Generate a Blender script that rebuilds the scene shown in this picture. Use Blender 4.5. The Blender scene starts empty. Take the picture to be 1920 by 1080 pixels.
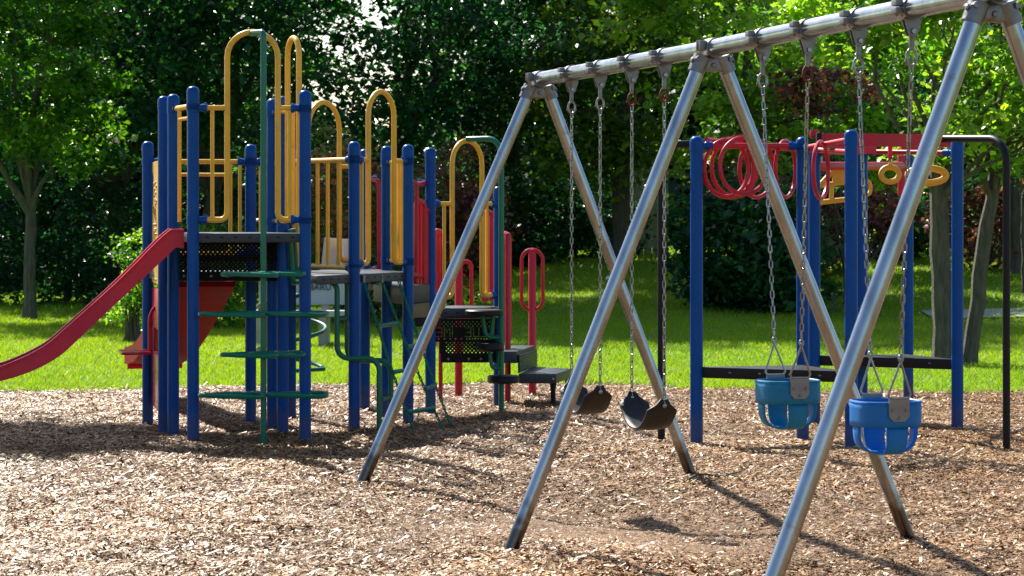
import bpy, bmesh, math, random
import numpy as np
from mathutils import Vector, Matrix

random.seed(7)
SC = bpy.context.scene
COL = SC.collection
R = math.radians
F, CX, HY, HC = 4700.0, 960.0, 390.0, 1.65      # focal length and horizon in photo pixels, eye height

def P(px, py, d):
    return Vector(((px - CX) * d / F, d, HC - (py - HY) * d / F))
def PX(px, d): return (px - CX) * d / F
def PZ(py, d): return HC - (py - HY) * d / F

def smooth(t):
    t = np.clip(t, 0, 1); return t * t * (3 - 2 * t)

# ------------------------------------------------------------------ terrain
def lawn_h(x, y):
    x = np.asarray(x, float); y = np.asarray(y, float)
    h = 0.80 * smooth((x + 6) / 9) * smooth((y - 27) / 19) - 0.10 * smooth((-x - 2) / 5) * smooth((y - 28) / 12)
    h = h + 0.02 * np.sin(x * 0.9 + 1.3) * np.sin(y * 0.6) + 0.012
    return h
def edge_y(x):
    x = np.asarray(x, float)
    return 22.35 + 1.15 * np.exp(-((x + 0.6) / 3.0) ** 2) + 0.09 * np.sin(x * 2.3) + 0.05 * np.sin(x * 6.1 + 1)
def mulch_h(x, y):
    x = np.asarray(x, float); y = np.asarray(y, float)
    h = 0.018 * np.sin(x * 2.1 + 0.6 * y) * np.sin(y * 1.7 - 0.5 * x) + 0.010 * np.sin(x * 5.3 + 2) * np.sin(y * 4.1 + x)
    h = h + 0.007 * np.sin(x * 11 + y * 3) * np.sin(y * 9.5 - x * 4)
    for (cx, cy) in ((0.42, 14.4), (0.72, 13.3), (1.25, 11.4), (1.54, 10.37)):      # worn hollows under the swings
        h = h - 0.09 * np.exp(-(((x - cx) / 0.75) ** 2 + ((y - cy + .1) / 0.7) ** 2))
    return h

# ------------------------------------------------------------------ materials
MATS = {}
def nodes_of(name):
    m = bpy.data.materials.new(name); m.use_nodes = True
    nt = m.node_tree
    return m, nt, nt.nodes['Principled BSDF']
def pm(name, col, rough=0.5, metal=0.0, var=0.12, scale=6.0, bump=0.0, bscale=60.0, spec=0.5, stretch=None, coat=0.0, dirt=None):
    m, nt, b = nodes_of(name)
    tc = nt.nodes.new('ShaderNodeTexCoord'); mp = nt.nodes.new('ShaderNodeMapping')
    nt.links.new(tc.outputs['Object'], mp.inputs['Vector'])
    if stretch: mp.inputs['Scale'].default_value = stretch
    n = nt.nodes.new('ShaderNodeTexNoise'); n.inputs['Scale'].default_value = scale; n.inputs['Detail'].default_value = 6
    nt.links.new(mp.outputs[0], n.inputs['Vector'])
    cr = nt.nodes.new('ShaderNodeValToRGB')
    c0 = [max(0, c * (1 - var)) for c in col]; c1 = [min(1, c * (1 + var)) for c in col]
    cr.color_ramp.elements[0].color = (*c0, 1); cr.color_ramp.elements[0].position = 0.3
    cr.color_ramp.elements[1].color = (*c1, 1); cr.color_ramp.elements[1].position = 0.7
    nt.links.new(n.outputs['Fac'], cr.inputs['Fac'])
    src = cr.outputs['Color']
    if dirt:                                       # grime / wear patches with a shape of their own
        n2 = nt.nodes.new('ShaderNodeTexNoise'); n2.inputs['Scale'].default_value = dirt[1]; n2.inputs['Detail'].default_value = 8
        nt.links.new(tc.outputs['Object'], n2.inputs['Vector'])
        r2 = nt.nodes.new('ShaderNodeValToRGB'); r2.color_ramp.elements[0].position = dirt[2]; r2.color_ramp.elements[1].position = dirt[2] + 0.12
        nt.links.new(n2.outputs['Fac'], r2.inputs['Fac'])
        mx = nt.nodes.new('ShaderNodeMixRGB'); nt.links.new(r2.outputs['Color'], mx.inputs['Fac'])
        nt.links.new(src, mx.inputs['Color1']); mx.inputs['Color2'].default_value = (*dirt[0], 1)
        src = mx.outputs['Color']
    nt.links.new(src, b.inputs['Base Color'])
    mr = nt.nodes.new('ShaderNodeMapRange'); mr.inputs['To Min'].default_value = rough * 0.8; mr.inputs['To Max'].default_value = min(1, rough * 1.25)
    nt.links.new(n.outputs['Fac'], mr.inputs['Value']); nt.links.new(mr.outputs[0], b.inputs['Roughness'])
    b.inputs['Metallic'].default_value = metal
    b.inputs['Specular IOR Level'].default_value = spec
    b.inputs['Coat Weight'].default_value = coat
    if bump:
        n3 = nt.nodes.new('ShaderNodeTexNoise'); n3.inputs['Scale'].default_value = bscale; n3.inputs['Detail'].default_value = 4
        nt.links.new(tc.outputs['Object'], n3.inputs['Vector'])
        bp = nt.nodes.new('ShaderNodeBump'); bp.inputs['Strength'].default_value = bump; bp.inputs['Distance'].default_value = 0.01
        nt.links.new(n3.outputs['Fac'], bp.inputs['Height']); nt.links.new(bp.outputs[0], b.inputs['Normal'])
    MATS[name] = m
    return m
BLUE = pm('blue_paint', (0.0003, 0.066, 0.30), 0.30, var=0.10, scale=9, bump=0.04, spec=.16, dirt=((0.04, 0.13, 0.36), 28, 0.68))
YEL = pm('yellow_paint', (0.76, 0.43, 0.030), 0.34, var=0.10, dirt=((0.45, 0.24, 0.06), 9, 0.66))
RED = pm('red_paint', (0.46, 0.006, 0.030), 0.34, var=0.12, spec=.4)
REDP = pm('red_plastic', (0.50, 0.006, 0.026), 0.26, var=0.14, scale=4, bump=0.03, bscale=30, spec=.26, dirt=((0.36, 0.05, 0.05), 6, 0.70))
REDW = pm('dark_red_plastic', (0.24, 0.004, 0.012), 0.55, var=0.2, scale=5, bump=0.04, bscale=30, spec=.12, dirt=((0.34, 0.022, 0.026), 9, 0.62))  # darker, mottled red for the wide slide
GRN = pm('green_paint', (0.0008, 0.150, 0.090), 0.30, var=0.12, spec=.4)
BLK = pm('black_vinyl', (0.008, 0.009, 0.012), 0.45, var=0.2, bump=0.08, bscale=200, spec=.22, dirt=((0.03, 0.028, 0.026), 8, 0.68))
SLATE = pm('slate_deck', (0.022, 0.034, 0.048), 0.38, var=0.2, bump=0.10, bscale=180, spec=.4, dirt=((0.07, 0.065, 0.06), 6, 0.64))
YPL = pm('yellow_plastic', (0.64, 0.36, 0.03), 0.5, var=0.08, bump=0.05)
GALV = pm('galvanised_steel', (0.32, 0.36, 0.41), 0.22, 1.0, var=0.22, scale=14, stretch=(1, 1, 0.25), bump=0.03, bscale=90, dirt=((0.25, 0.24, 0.23), 11, 0.63))
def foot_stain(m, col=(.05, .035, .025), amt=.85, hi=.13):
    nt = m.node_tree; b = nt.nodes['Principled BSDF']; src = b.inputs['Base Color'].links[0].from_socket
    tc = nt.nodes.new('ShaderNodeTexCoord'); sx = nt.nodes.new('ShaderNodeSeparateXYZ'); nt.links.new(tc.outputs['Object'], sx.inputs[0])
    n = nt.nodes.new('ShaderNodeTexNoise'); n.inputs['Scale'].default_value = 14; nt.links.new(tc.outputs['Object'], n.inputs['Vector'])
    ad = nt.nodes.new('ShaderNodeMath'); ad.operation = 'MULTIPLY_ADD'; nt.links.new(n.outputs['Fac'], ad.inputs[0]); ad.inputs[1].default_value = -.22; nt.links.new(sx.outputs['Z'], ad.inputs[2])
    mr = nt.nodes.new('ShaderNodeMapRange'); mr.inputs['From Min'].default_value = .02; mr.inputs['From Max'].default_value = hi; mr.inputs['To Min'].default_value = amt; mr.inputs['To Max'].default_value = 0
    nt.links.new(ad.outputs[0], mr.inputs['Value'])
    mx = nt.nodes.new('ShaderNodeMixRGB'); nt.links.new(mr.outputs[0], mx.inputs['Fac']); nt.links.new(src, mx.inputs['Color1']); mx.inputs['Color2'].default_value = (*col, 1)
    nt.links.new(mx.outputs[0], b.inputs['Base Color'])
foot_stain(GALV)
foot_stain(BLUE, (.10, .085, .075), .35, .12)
GALVD = pm('cast_steel', (0.20, 0.20, 0.21), 0.45, 0.9, var=0.25, scale=20, bump=0.15, bscale=120, dirt=((0.16, 0.09, 0.05), 18, 0.60))
STEEL = pm('chain_steel', (0.25, 0.26, 0.27), 0.28, 1.0, var=0.2, scale=30)
RUST = pm('rusty_steel', (0.13, 0.035, 0.015), 0.75, 0.3, var=0.4, scale=40, bump=0.2)
RUB = pm('black_rubber', (0.014, 0.014, 0.016), 0.46, var=0.25, scale=8, bump=0.06, bscale=150, spec=.3, dirt=((0.05, 0.045, 0.04), 9, 0.64))
TEAL = pm('teal_bucket', (0.003, 0.165, 0.34), 0.50, var=0.12, bump=0.05, spec=.3, dirt=((0.02, 0.22, 0.33), 9, 0.62))
BUCK = pm('blue_bucket', (0.002, 0.150, 0.48), 0.50, var=0.12, bump=0.05, spec=.3, dirt=((0.03, 0.15, 0.36), 9, 0.62))
PLATE = pm('grey_plate', (0.22, 0.21, 0.20), 0.55, 0.3, var=0.15, scale=18)
BENCH = pm('pale_grey_paint', (0.36, 0.40, 0.42), 0.55, var=0.08)
CONC = pm('bench_concrete', (0.36, 0.34, 0.29), 0.85, var=0.15, bump=0.2)
PALE = pm('pale_sheet', (0.52, 0.60, 0.66), 0.45, var=0.06)
INK = pm('dark_lettering', (0.02, 0.025, 0.03), 0.6)
TANP = pm('tan_panel', (0.16, 0.14, 0.06), 0.6, var=.15)
PATH = pm('path_asphalt', (0.30, 0.30, 0.30), 0.9, var=0.15, scale=30)
WOODF = pm('weathered_fence', (0.30, 0.30, 0.28), 0.85, var=0.25, scale=5, stretch=(6, 6, 0.4))
ROOF = pm('grey_shingles', (0.26, 0.30, 0.36), 0.85, var=0.25, scale=8, stretch=(1, 6, 6))
SIDING = pm('grey_siding', (0.40, 0.42, 0.44), 0.8, var=0.1)
BARK = pm('bark', (0.075, 0.062, 0.045), 0.95, var=0.45, scale=6, stretch=(5, 5, 0.7), bump=0.9, bscale=28)
BARKG = pm('grey_bark', (0.085, 0.078, 0.058), 0.95, var=0.45, scale=6, stretch=(5, 5, 0.8), bump=0.9, bscale=28)
LIT = pm('paper_litter', (0.75, 0.75, 0.72), 0.8)
DIRT = pm('dark_soil', (0.05, 0.045, 0.03), 0.95, var=0.3)

def foliage_mat(name, trans=0.54, rough=0.33, tint=(1.4, 1.6, 0.55), spec=0.6):
    m, nt, b = nodes_of(name)
    at = nt.nodes.new('ShaderNodeAttribute'); at.attribute_name = 'Col'
    nt.links.new(at.outputs['Color'], b.inputs['Base Color'])
    b.inputs['Roughness'].default_value = rough
    b.inputs['Specular IOR Level'].default_value = spec
    tr = nt.nodes.new('ShaderNodeBsdfTranslucent')
    mul = nt.nodes.new('ShaderNodeMixRGB'); mul.blend_type = 'MULTIPLY'; mul.inputs['Fac'].default_value = 1
    nt.links.new(at.outputs['Color'], mul.inputs['Color1']); mul.inputs['Color2'].default_value = (*tint, 1)
    nt.links.new(mul.outputs[0], tr.inputs['Color'])
    mx = nt.nodes.new('ShaderNodeMixShader'); mx.inputs[0].default_value = trans
    nt.links.new(b.outputs[0], mx.inputs[1]); nt.links.new(tr.outputs[0], mx.inputs[2])
    nt.links.new(mx.outputs[0], nt.nodes['Material Output'].inputs['Surface'])
    return m
LEAF = foliage_mat('leaf')
GRASSM = foliage_mat('grass_blade', 0.50, 0.5, (1.8, 1.5, 0.4), 0.30)
CHIPM, _nt, _b = nodes_of('wood_chip')
_a = _nt.nodes.new('ShaderNodeAttribute'); _a.attribute_name = 'Col'
_nt.links.new(_a.outputs['Color'], _b.inputs['Base Color']); _b.inputs['Roughness'].default_value = 0.50; _b.inputs['Specular IOR Level'].default_value = 0.42

def ground_mat(name, cols, scales, bump, rough=0.9, bscale=60):
    m, nt, b = nodes_of(name)
    tc = nt.nodes.new('ShaderNodeTexCoord')
    n = nt.nodes.new('ShaderNodeTexNoise'); n.inputs['Scale'].default_value = scales[0]; n.inputs['Detail'].default_value = 8
    n2 = nt.nodes.new('ShaderNodeTexNoise'); n2.inputs['Scale'].default_value = scales[1]; n2.inputs['Detail'].default_value = 4
    for q in (n, n2): nt.links.new(tc.outputs['Object'], q.inputs['Vector'])
    cr = nt.nodes.new('ShaderNodeValToRGB')
    cr.color_ramp.elements[0].position = .35; cr.color_ramp.elements[1].position = .65
    cr.color_ramp.elements[0].color = (*cols[0], 1); cr.color_ramp.elements[1].color = (*cols[1], 1)
    nt.links.new(n.outputs['Fac'], cr.inputs['Fac'])
    mx = nt.nodes.new('ShaderNodeMixRGB'); mx.blend_type = 'OVERLAY'; mx.inputs['Fac'].default_value = .6
    nt.links.new(cr.outputs[0], mx.inputs['Color1']); nt.links.new(n2.outputs['Fac'], mx.inputs['Color2'])
    nt.links.new(mx.outputs[0], b.inputs['Base Color']); b.inputs['Roughness'].default_value = rough
    n3 = nt.nodes.new('ShaderNodeTexNoise'); n3.inputs['Scale'].default_value = bscale; n3.inputs['Detail'].default_value = 6
    nt.links.new(tc.outputs['Object'], n3.inputs['Vector'])
    bp = nt.nodes.new('ShaderNodeBump'); bp.inputs['Strength'].default_value = bump; bp.inputs['Distance'].default_value = .02
    nt.links.new(n3.outputs['Fac'], bp.inputs['Height']); nt.links.new(bp.outputs[0], b.inputs['Normal'])
    return m
MULCHM = ground_mat('mulch_fines', ((0.10, 0.055, 0.028), (0.30, 0.18, 0.09)), (38, 3), 1.0)
LAWNM = ground_mat('lawn_turf', ((0.07, 0.14, 0.010), (0.11, 0.19, 0.014)), (9, 1.2), 0.8)

# ------------------------------------------------------------------ mesh building
def tag(o, label=None, cat=None, group=None, kind=None):
    if label: o['label'] = label
    if cat: o['category'] = cat
    if group: o['group'] = group
    if kind: o['kind'] = kind
    return o
def empty(name, loc, label=None, cat=None, group=None):
    o = bpy.data.objects.new(name, None); COL.objects.link(o)
    o.location = loc; o.empty_display_size = .2
    return tag(o, label, cat, group)
def origin_of(o):
    v = Vector((0, 0, 0))
    while o is not None:
        v = v + Vector(o.location); o = o.parent
    return v

def fillet(pts, r, n=6):
    pts = [Vector(p) for p in pts]; out = [pts[0]]
    rs = r if isinstance(r, (list, tuple)) else [r] * (len(pts) - 2)
    for i in range(1, len(pts) - 1):
        a, b, c = pts[i - 1], pts[i], pts[i + 1]
        u = (a - b); v = (c - b); lu, lv = u.length, v.length
        if lu < 1e-6 or lv < 1e-6: continue
        u /= lu; v /= lv
        ang = u.angle(v, math.pi)
        if ang > math.pi - 0.03 or rs[i - 1] <= 0: out.append(b); continue
        t = min(rs[i - 1] / math.tan(ang / 2), lu * .49, lv * .49)
        rr = t * math.tan(ang / 2)
        p0 = b + u * t; p1 = b + v * t
        cen = b + (u + v).normalized() * (rr / math.sin(ang / 2))
        e0 = p0 - cen; e1 = p1 - cen; tot = e0.angle(e1, 0)
        for k in range(n + 1):
            f = k / n
            s = math.sin(tot)
            w = (e0 * math.sin((1 - f) * tot) + e1 * math.sin(f * tot)) / s if s > 1e-5 else e0.lerp(e1, f)
            out.append(cen + w)
    out.append(pts[-1])
    return out

class MB:
    def __init__(s): s.v = []; s.f = []; s.m = []
    def add(s, vs, fs, mi=0):
        o = len(s.v); s.v += [Vector(x) for x in vs]; s.f += [[i + o for i in f] for f in fs]; s.m += [mi] * len(fs); return s
    def bm(s, b, mi=0, mat=None):
        b.verts.ensure_lookup_table(); b.verts.index_update()
        vs = [(mat @ v.co) if mat else v.co.copy() for v in b.verts]
        fs = [[v.index for v in f.verts] for f in b.faces]
        b.free(); return s.add(vs, fs, mi)
    def tube(s, path, r, n=10, cap=True, closed=False, mi=0):
        pts = [Vector(p) for p in path]; N = len(pts)
        rs = r if isinstance(r, (list, tuple)) else [r] * N
        def tan(i):
            if closed: t = pts[(i + 1) % N] - pts[i - 1]
            else: t = pts[min(i + 1, N - 1)] - pts[max(i - 1, 0)]
            return t.normalized() if t.length > 1e-9 else Vector((0, 0, 1))
        t0 = tan(0)
        ref = Vector((0, 0, 1)) if abs(t0.z) < .9 else Vector((1, 0, 0))
        nrm = t0.cross(ref).normalized()
        vs = []; prev = t0
        for i in range(N):
            t = tan(i); ax = prev.cross(t)
            if ax.length > 1e-7:
                nrm = Matrix.Rotation(prev.angle(t), 3, ax.normalized()) @ nrm
            nrm = (nrm - t * nrm.dot(t)).normalized(); bn = t.cross(nrm); prev = t
            for k in range(n):
                a = 2 * math.pi * k / n
                vs.append(pts[i] + (nrm * math.cos(a) + bn * math.sin(a)) * rs[i])
        fs = []
        for i in range(N if closed else N - 1):
            j = (i + 1) % N
            for k in range(n):
                l = (k + 1) % n
                fs.append([i * n + k, i * n + l, j * n + l, j * n + k])
        if cap and not closed:
            fs.append(list(range(n))[::-1]); fs.append([(N - 1) * n + k for k in range(n)])
        return s.add(vs, fs, mi)
    def lathe(s, prof, c=(0, 0, 0), n=16, axis=None, mi=0):
        c = Vector(c); M = Matrix.Identity(3)
        if axis is not None: M = Vector((0, 0, 1)).rotation_difference(Vector(axis).normalized()).to_matrix()
        vs = []; fs = []
        for (r, z) in prof:
            for k in range(n):
                a = 2 * math.pi * k / n
                vs.append(c + M @ Vector((r * math.cos(a), r * math.sin(a), z)))
        for i in range(len(prof) - 1):
            for k in range(n):
                l = (k + 1) % n
                fs.append([i * n + k, i * n + l, (i + 1) * n + l, (i + 1) * n + k])
        fs.append(list(range(n))[::-1]); fs.append([(len(prof) - 1) * n + k for k in range(n)])
        return s.add(vs, fs, mi)
    def box(s, c, size, rot=0.0, bev=0.006, M=None, mi=0):
        b = bmesh.new(); bmesh.ops.create_cube(b, size=1)
        for v in b.verts: v.co = Vector((v.co.x * size[0], v.co.y * size[1], v.co.z * size[2]))
        if bev: bmesh.ops.bevel(b, geom=b.edges[:], offset=min(bev, min(size) * .4), segments=2, affect='EDGES', profile=.6)
        T = Matrix.Translation(c) @ (M.to_4x4() if M is not None else Matrix.Rotation(rot, 4, 'Z'))
        return s.bm(b, mi, T)
    def prism(s, poly, z0, z1, bev=0.006, mi=0):
        b = bmesh.new()
        a = sum(poly[i][0] * poly[(i + 1) % len(poly)][1] - poly[(i + 1) % len(poly)][0] * poly[i][1] for i in range(len(poly)))
        if a < 0: poly = poly[::-1]
        lo = [b.verts.new((p[0], p[1], z0)) for p in poly]; hi = [b.verts.new((p[0], p[1], z1)) for p in poly]
        n = len(poly)
        b.faces.new(lo[::-1]); b.faces.new(hi)
        for i in range(n): b.faces.new([lo[i], lo[(i + 1) % n], hi[(i + 1) % n], hi[i]])
        if bev: bmesh.ops.bevel(b, geom=b.edges[:], offset=bev, segments=2, affect='EDGES', profile=.6)
        return s.bm(b, mi)
    def ring(s, c, u, v, ru, rv, r, n=32, m=8, mi=0):
        c = Vector(c); u = Vector(u).normalized(); v = Vector(v).normalized()
        return s.tube([c + u * ru * math.cos(2 * math.pi * k / n) + v * rv * math.sin(2 * math.pi * k / n) for k in range(n)], r, m, closed=True, mi=mi)
    def bolt(s, c, axis, r=.011, mi=0):
        return s.lathe([(r, 0), (r, .003), (r * .8, .007), (r * .35, .009)], c, 10, axis, mi)
    def build(s, name, mats, parent=None, loc=None, ang=38, solid=0):
        me = bpy.data.meshes.new(name)
        o0 = origin_of(parent) if parent is not None else Vector(loc or (0, 0, 0))
        me.from_pydata([tuple(x - o0) for x in s.v], [], s.f)
        if not isinstance(mats, (list, tuple)): mats = [mats]
        for m in mats: me.materials.append(m)
        if len(mats) > 1: me.polygons.foreach_set('material_index', s.m)
        me.polygons.foreach_set('use_smooth', [True] * len(me.polygons))
        me.update(); me.validate()
        me.set_sharp_from_angle(angle=R(ang))
        o = bpy.data.objects.new(name, me); COL.objects.link(o)
        if parent is not None: o.parent = parent
        else: o.location = o0
        if solid:
            md = o.modifiers.new('thickness', 'SOLIDIFY'); md.thickness = solid; md.offset = 0
        return o

def np_obj(name, verts, nper, cols, mat, parent=None, loc=(0, 0, 0), faces=None, smooth_=False):
    """many small faces in one mesh: verts (N*nper,3), each run of nper verts is a face"""
    me = bpy.data.meshes.new(name)
    o0 = np.array(origin_of(parent) if parent is not None else loc, float)
    v = (verts - o0).astype(np.float32)
    me.vertices.add(len(v)); me.vertices.foreach_set('co', v.ravel())
    if faces is None:
        idx = np.arange(len(v), dtype=np.int32); nf = len(v) // nper
        tot = np.full(nf, nper, np.int32); st = np.arange(nf, dtype=np.int32) * nper
    else:
        idx = faces.astype(np.int32).ravel(); nf = len(faces); k = faces.shape[1]
        tot = np.full(nf, k, np.int32); st = np.arange(nf, dtype=np.int32) * k
    me.loops.add(len(idx)); me.loops.foreach_set('vertex_index', idx)
    me.polygons.add(nf); me.polygons.foreach_set('loop_start', st); me.polygons.foreach_set('loop_total', tot)
    if smooth_: me.polygons.foreach_set('use_smooth', np.ones(nf, bool))
    me.update(calc_edges=True)
    if cols is not None:
        a = me.color_attributes.new('Col', 'FLOAT_COLOR', 'POINT')
        c4 = np.ones((len(v), 4), np.float32); c4[:, :3] = cols
        a.data.foreach_set('color', c4.ravel())
    me.materials.append(mat)
    o = bpy.data.objects.new(name, me); COL.objects.link(o)
    if parent is not None: o.parent = parent
    else: o.location = tuple(o0)
    return o

# ================================================================== SETTING
rng = np.random.default_rng(11)
def grid_sheet(name, xs, ys, hf, mat):
    X, Y = np.meshgrid(xs, ys); Z = hf(X, Y)
    v = np.stack([X.ravel(), Y.ravel(), Z.ravel()], 1); nx = len(xs); ny = len(ys)
    i = (np.arange(ny - 1)[:, None] * nx + np.arange(nx - 1)[None, :]).ravel()
    f = np.stack([i, i + 1, i + nx + 1, i + nx], 1)
    return np_obj(name, v, 4, None, mat, faces=f, smooth_=True)
def lawn_full(x, y):
    e = edge_y(x)
    inside = smooth((e + .15 - y) / 0.3) * smooth((y + 9) / 2) * smooth((16 - np.abs(x)) / 1.5)
    return lawn_h(x, y) - 0.30 * inside
xs = np.concatenate([np.linspace(-900, -20, 12), np.linspace(-19, 19, 190), np.linspace(20, 900, 12)])
ys = np.concatenate([np.linspace(-900, -12, 8), np.linspace(-10, 20, 31), np.linspace(20.3, 26, 58), np.linspace(26.5, 75, 60), np.linspace(85, 900, 12)])
tag(grid_sheet('lawn', xs, ys, lawn_full, LAWNM), kind='structure')
def mulch_full(x, y):
    e = edge_y(x)
    return mulch_h(x, y) - 0.12 * smooth((y - e + .05) / .3) - 0.2 * smooth((np.abs(x) - 14.6) / .5)
tag(grid_sheet('mulch_bed', np.linspace(-15, 15, 260), np.concatenate([np.linspace(-8, 9, 30), np.linspace(9.1, 24.2, 250)]), mulch_full, MULCHM), kind='structure')

# wood chips
def make_chips():
    N0 = 3000000
    y = rng.uniform(8.6, 23.8, N0); hw = 0.2042 * y + 2.0
    x = rng.uniform(-1, 1, N0) * 6.9
    keep = (np.abs(x) < hw) & (y < edge_y(x) + .18 * rng.normal(size=N0))
    dens = np.clip(1.05 - (y - 11) / 26, .45, 1)
    wear = np.zeros(N0)                                     # hollows rubbed down to fine crumbs
    for (cx, cy, rx, ry) in ((.45, 13.2, .95, .75), (.95, 12.4, .6, .5), (.2, 13.7, .5, .6)):
        wear = np.maximum(wear, np.exp(-(((x - cx) / rx) ** 2 + ((y - cy) / ry) ** 2)))
    patch = .5 + .3 * np.sin(x * 1.9 + np.sin(y * 1.3) * 1.5) * np.sin(y * 1.1 + x * .7 + 1) + .25 * np.sin(x * 6.3 + np.sin(y * 5.1) * 1.7) * np.sin(y * 5.7 + np.sin(x * 4.2) * 1.6) + .18 * np.sin(x * 15 + np.sin(y * 11) * 2) * np.sin(y * 13 + np.sin(x * 9) * 2)
    patch = np.clip(patch, 0, 1)
    keep &= rng.uniform(size=N0) < dens * (1 - .72 * wear) * (.36 + .64 * patch)
    x, y, wear = x[keep], y[keep], wear[keep]; N = len(x); print('chips', N)
    L = rng.lognormal(math.log(.0175), .52, N).clip(.007, .075) * (1 - .45 * wear)
    W = (L * rng.uniform(.22, .55, N)).clip(.0035, .017)
    yaw = rng.uniform(0, 2 * np.pi, N); ti = rng.normal(0, .19, N); tj = rng.normal(0, .25, N)
    u = np.stack([np.cos(yaw) * np.cos(ti), np.sin(yaw) * np.cos(ti), np.sin(ti)], 1)
    w = np.stack([-np.sin(yaw) * np.cos(tj), np.cos(yaw) * np.cos(tj), np.sin(tj)], 1)
    c = np.stack([x, y, mulch_h(x, y) + rng.uniform(.001, .016, N) + .35 * np.abs(np.sin(ti)) * L], 1)
    taper = rng.uniform(.35, 1.0, (N, 2))
    hu = u * (L / 2)[:, None]; hw_ = w * (W / 2)[:, None]; sk = rng.uniform(-.3, .3, (N, 1))
    V = np.stack([c - hu - hw_ * taper[:, :1], c + hu - hw_ * taper[:, 1:] + hw_ * sk, c + hu + hw_ * taper[:, 1:] + hw_ * sk, c - hu + hw_ * taper[:, :1]], 1).reshape(-1, 3)
    pal = np.array([(.47, .31, .165), (.37, .225, .105), (.30, .165, .070), (.56, .43, .28), (.20, .105, .045), (.66, .53, .37), (.085, .045, .025), (.34, .25, .16)])
    pr = np.array([.19, .21, .20, .09, .14, .05, .09, .05]); pr = pr / pr.sum()
    k = rng.choice(len(pal), N, p=pr)
    brown = .5 + .5 * np.sin(x * 1.3 + 1 + np.sin(y * 1.9) * 1.3) * np.sin(y * 1.6 + np.sin(x * 2.3)); brown = np.maximum(brown, wear)
    swap = rng.uniform(size=N) < .55 * brown ** 2
    k = np.where(swap, rng.choice([2, 4, 1, 6], N, p=[.45, .3, .15, .1]), k)
    br = .5 + .5 * np.sin(x * .8 + 2 + np.sin(y * .9)) * np.sin(y * .7 - x * .4)
    colr = pal[k] * rng.uniform(.8, 1.2, (N, 1)) * (.74 + .22 * br[:, None]) * (.62 + .5 * patch[keep][:, None])
    colr = colr * (1 - .25 * wear[:, None]) 
    colr = colr * np.array([1.12, .97, .73])
    C = np.repeat(colr, 4, 0)
    o = np_obj('wood_chips', V, 4, C, CHIPM)
    tag(o, 'pale and brown wood chips covering the playground floor', 'wood chips', kind='stuff')
make_chips()

# grass blades
def make_grass():
    V = []; C = []
    for (y0, y1, dn, h, wd) in ((22.2, 27, 2300, .055, .011), (27, 33, 1250, .06, .015), (33, 42, 620, .065, .021), (42, 60, 230, .075, .035)):
        N = int(dn * (y1 - y0) * 2 * (.2042 * y1 + 2.4))
        y = rng.uniform(y0, y1, N); x = rng.uniform(-1, 1, N) * (.2042 * y1 + 2.4)
        k = (np.abs(x) < .2042 * y + 2.3) & (y > edge_y(x) + rng.normal(0, .10, N) * (1 + np.sin(x * 4.7) * .6))
        x, y = x[k], y[k]; N = len(x)
        lump = .5 + .5 * np.sin(x * 3.1 + np.sin(y * 2.2)) * np.sin(y * 2.7 + x)
        H = h * rng.uniform(.55, 1.25, N) * (.75 + .5 * lump); Wd = wd * rng.uniform(.6, 1.3, N)
        a = rng.uniform(0, 2 * np.pi, N); z = lawn_h(x, y) - .01
        ux, uy = np.cos(a) * Wd / 2, np.sin(a) * Wd / 2
        lx, ly = rng.normal(0, .75, N) * H, rng.normal(0, .75, N) * H
        V.append(np.stack([np.stack([x - ux, y - uy, z], 1), np.stack([x + ux, y + uy, z], 1), np.stack([x + lx, y + ly, z + H], 1)], 1).reshape(-1, 3))
        t = rng.uniform(0, 1, (N, 1)) * .7 + .3 * (.5 + .5 * np.sin(x * .6 + y * .35))[:, None]
        col = np.array([.12, .29, .012]) * (1 - t) + np.array([.23, .38, .022]) * t
        dry = rng.uniform(size=(N, 1)) < .04
        col = np.where(dry, np.array([.26, .23, .08]), col)
        C.append(np.repeat(col, 3, 0))
    o = np_obj('grass', np.concatenate(V), 3, np.concatenate(C), GRASSM)
    tag(o, 'short bright green lawn grass beyond the wood chips', 'grass', kind='stuff')
make_grass()

# paths
mb = MB()
yy = 33.2
pp = []
for i in range(12):
    x = 5.5 + i * 1.2
    pp.append((x, yy + .25 * math.sin(i * .5)))
vs = []
for (x, y) in pp: vs += [(x, y - .55, float(lawn_h(x, y - .55)) + .03), (x, y + .55, float(lawn_h(x, y + .55)) + .03)]
mb.add(vs, [[2 * i, 2 * i + 2, 2 * i + 3, 2 * i + 1] for i in range(len(pp) - 1)])
tag(mb.build('path', PATH), kind='structure')

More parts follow.
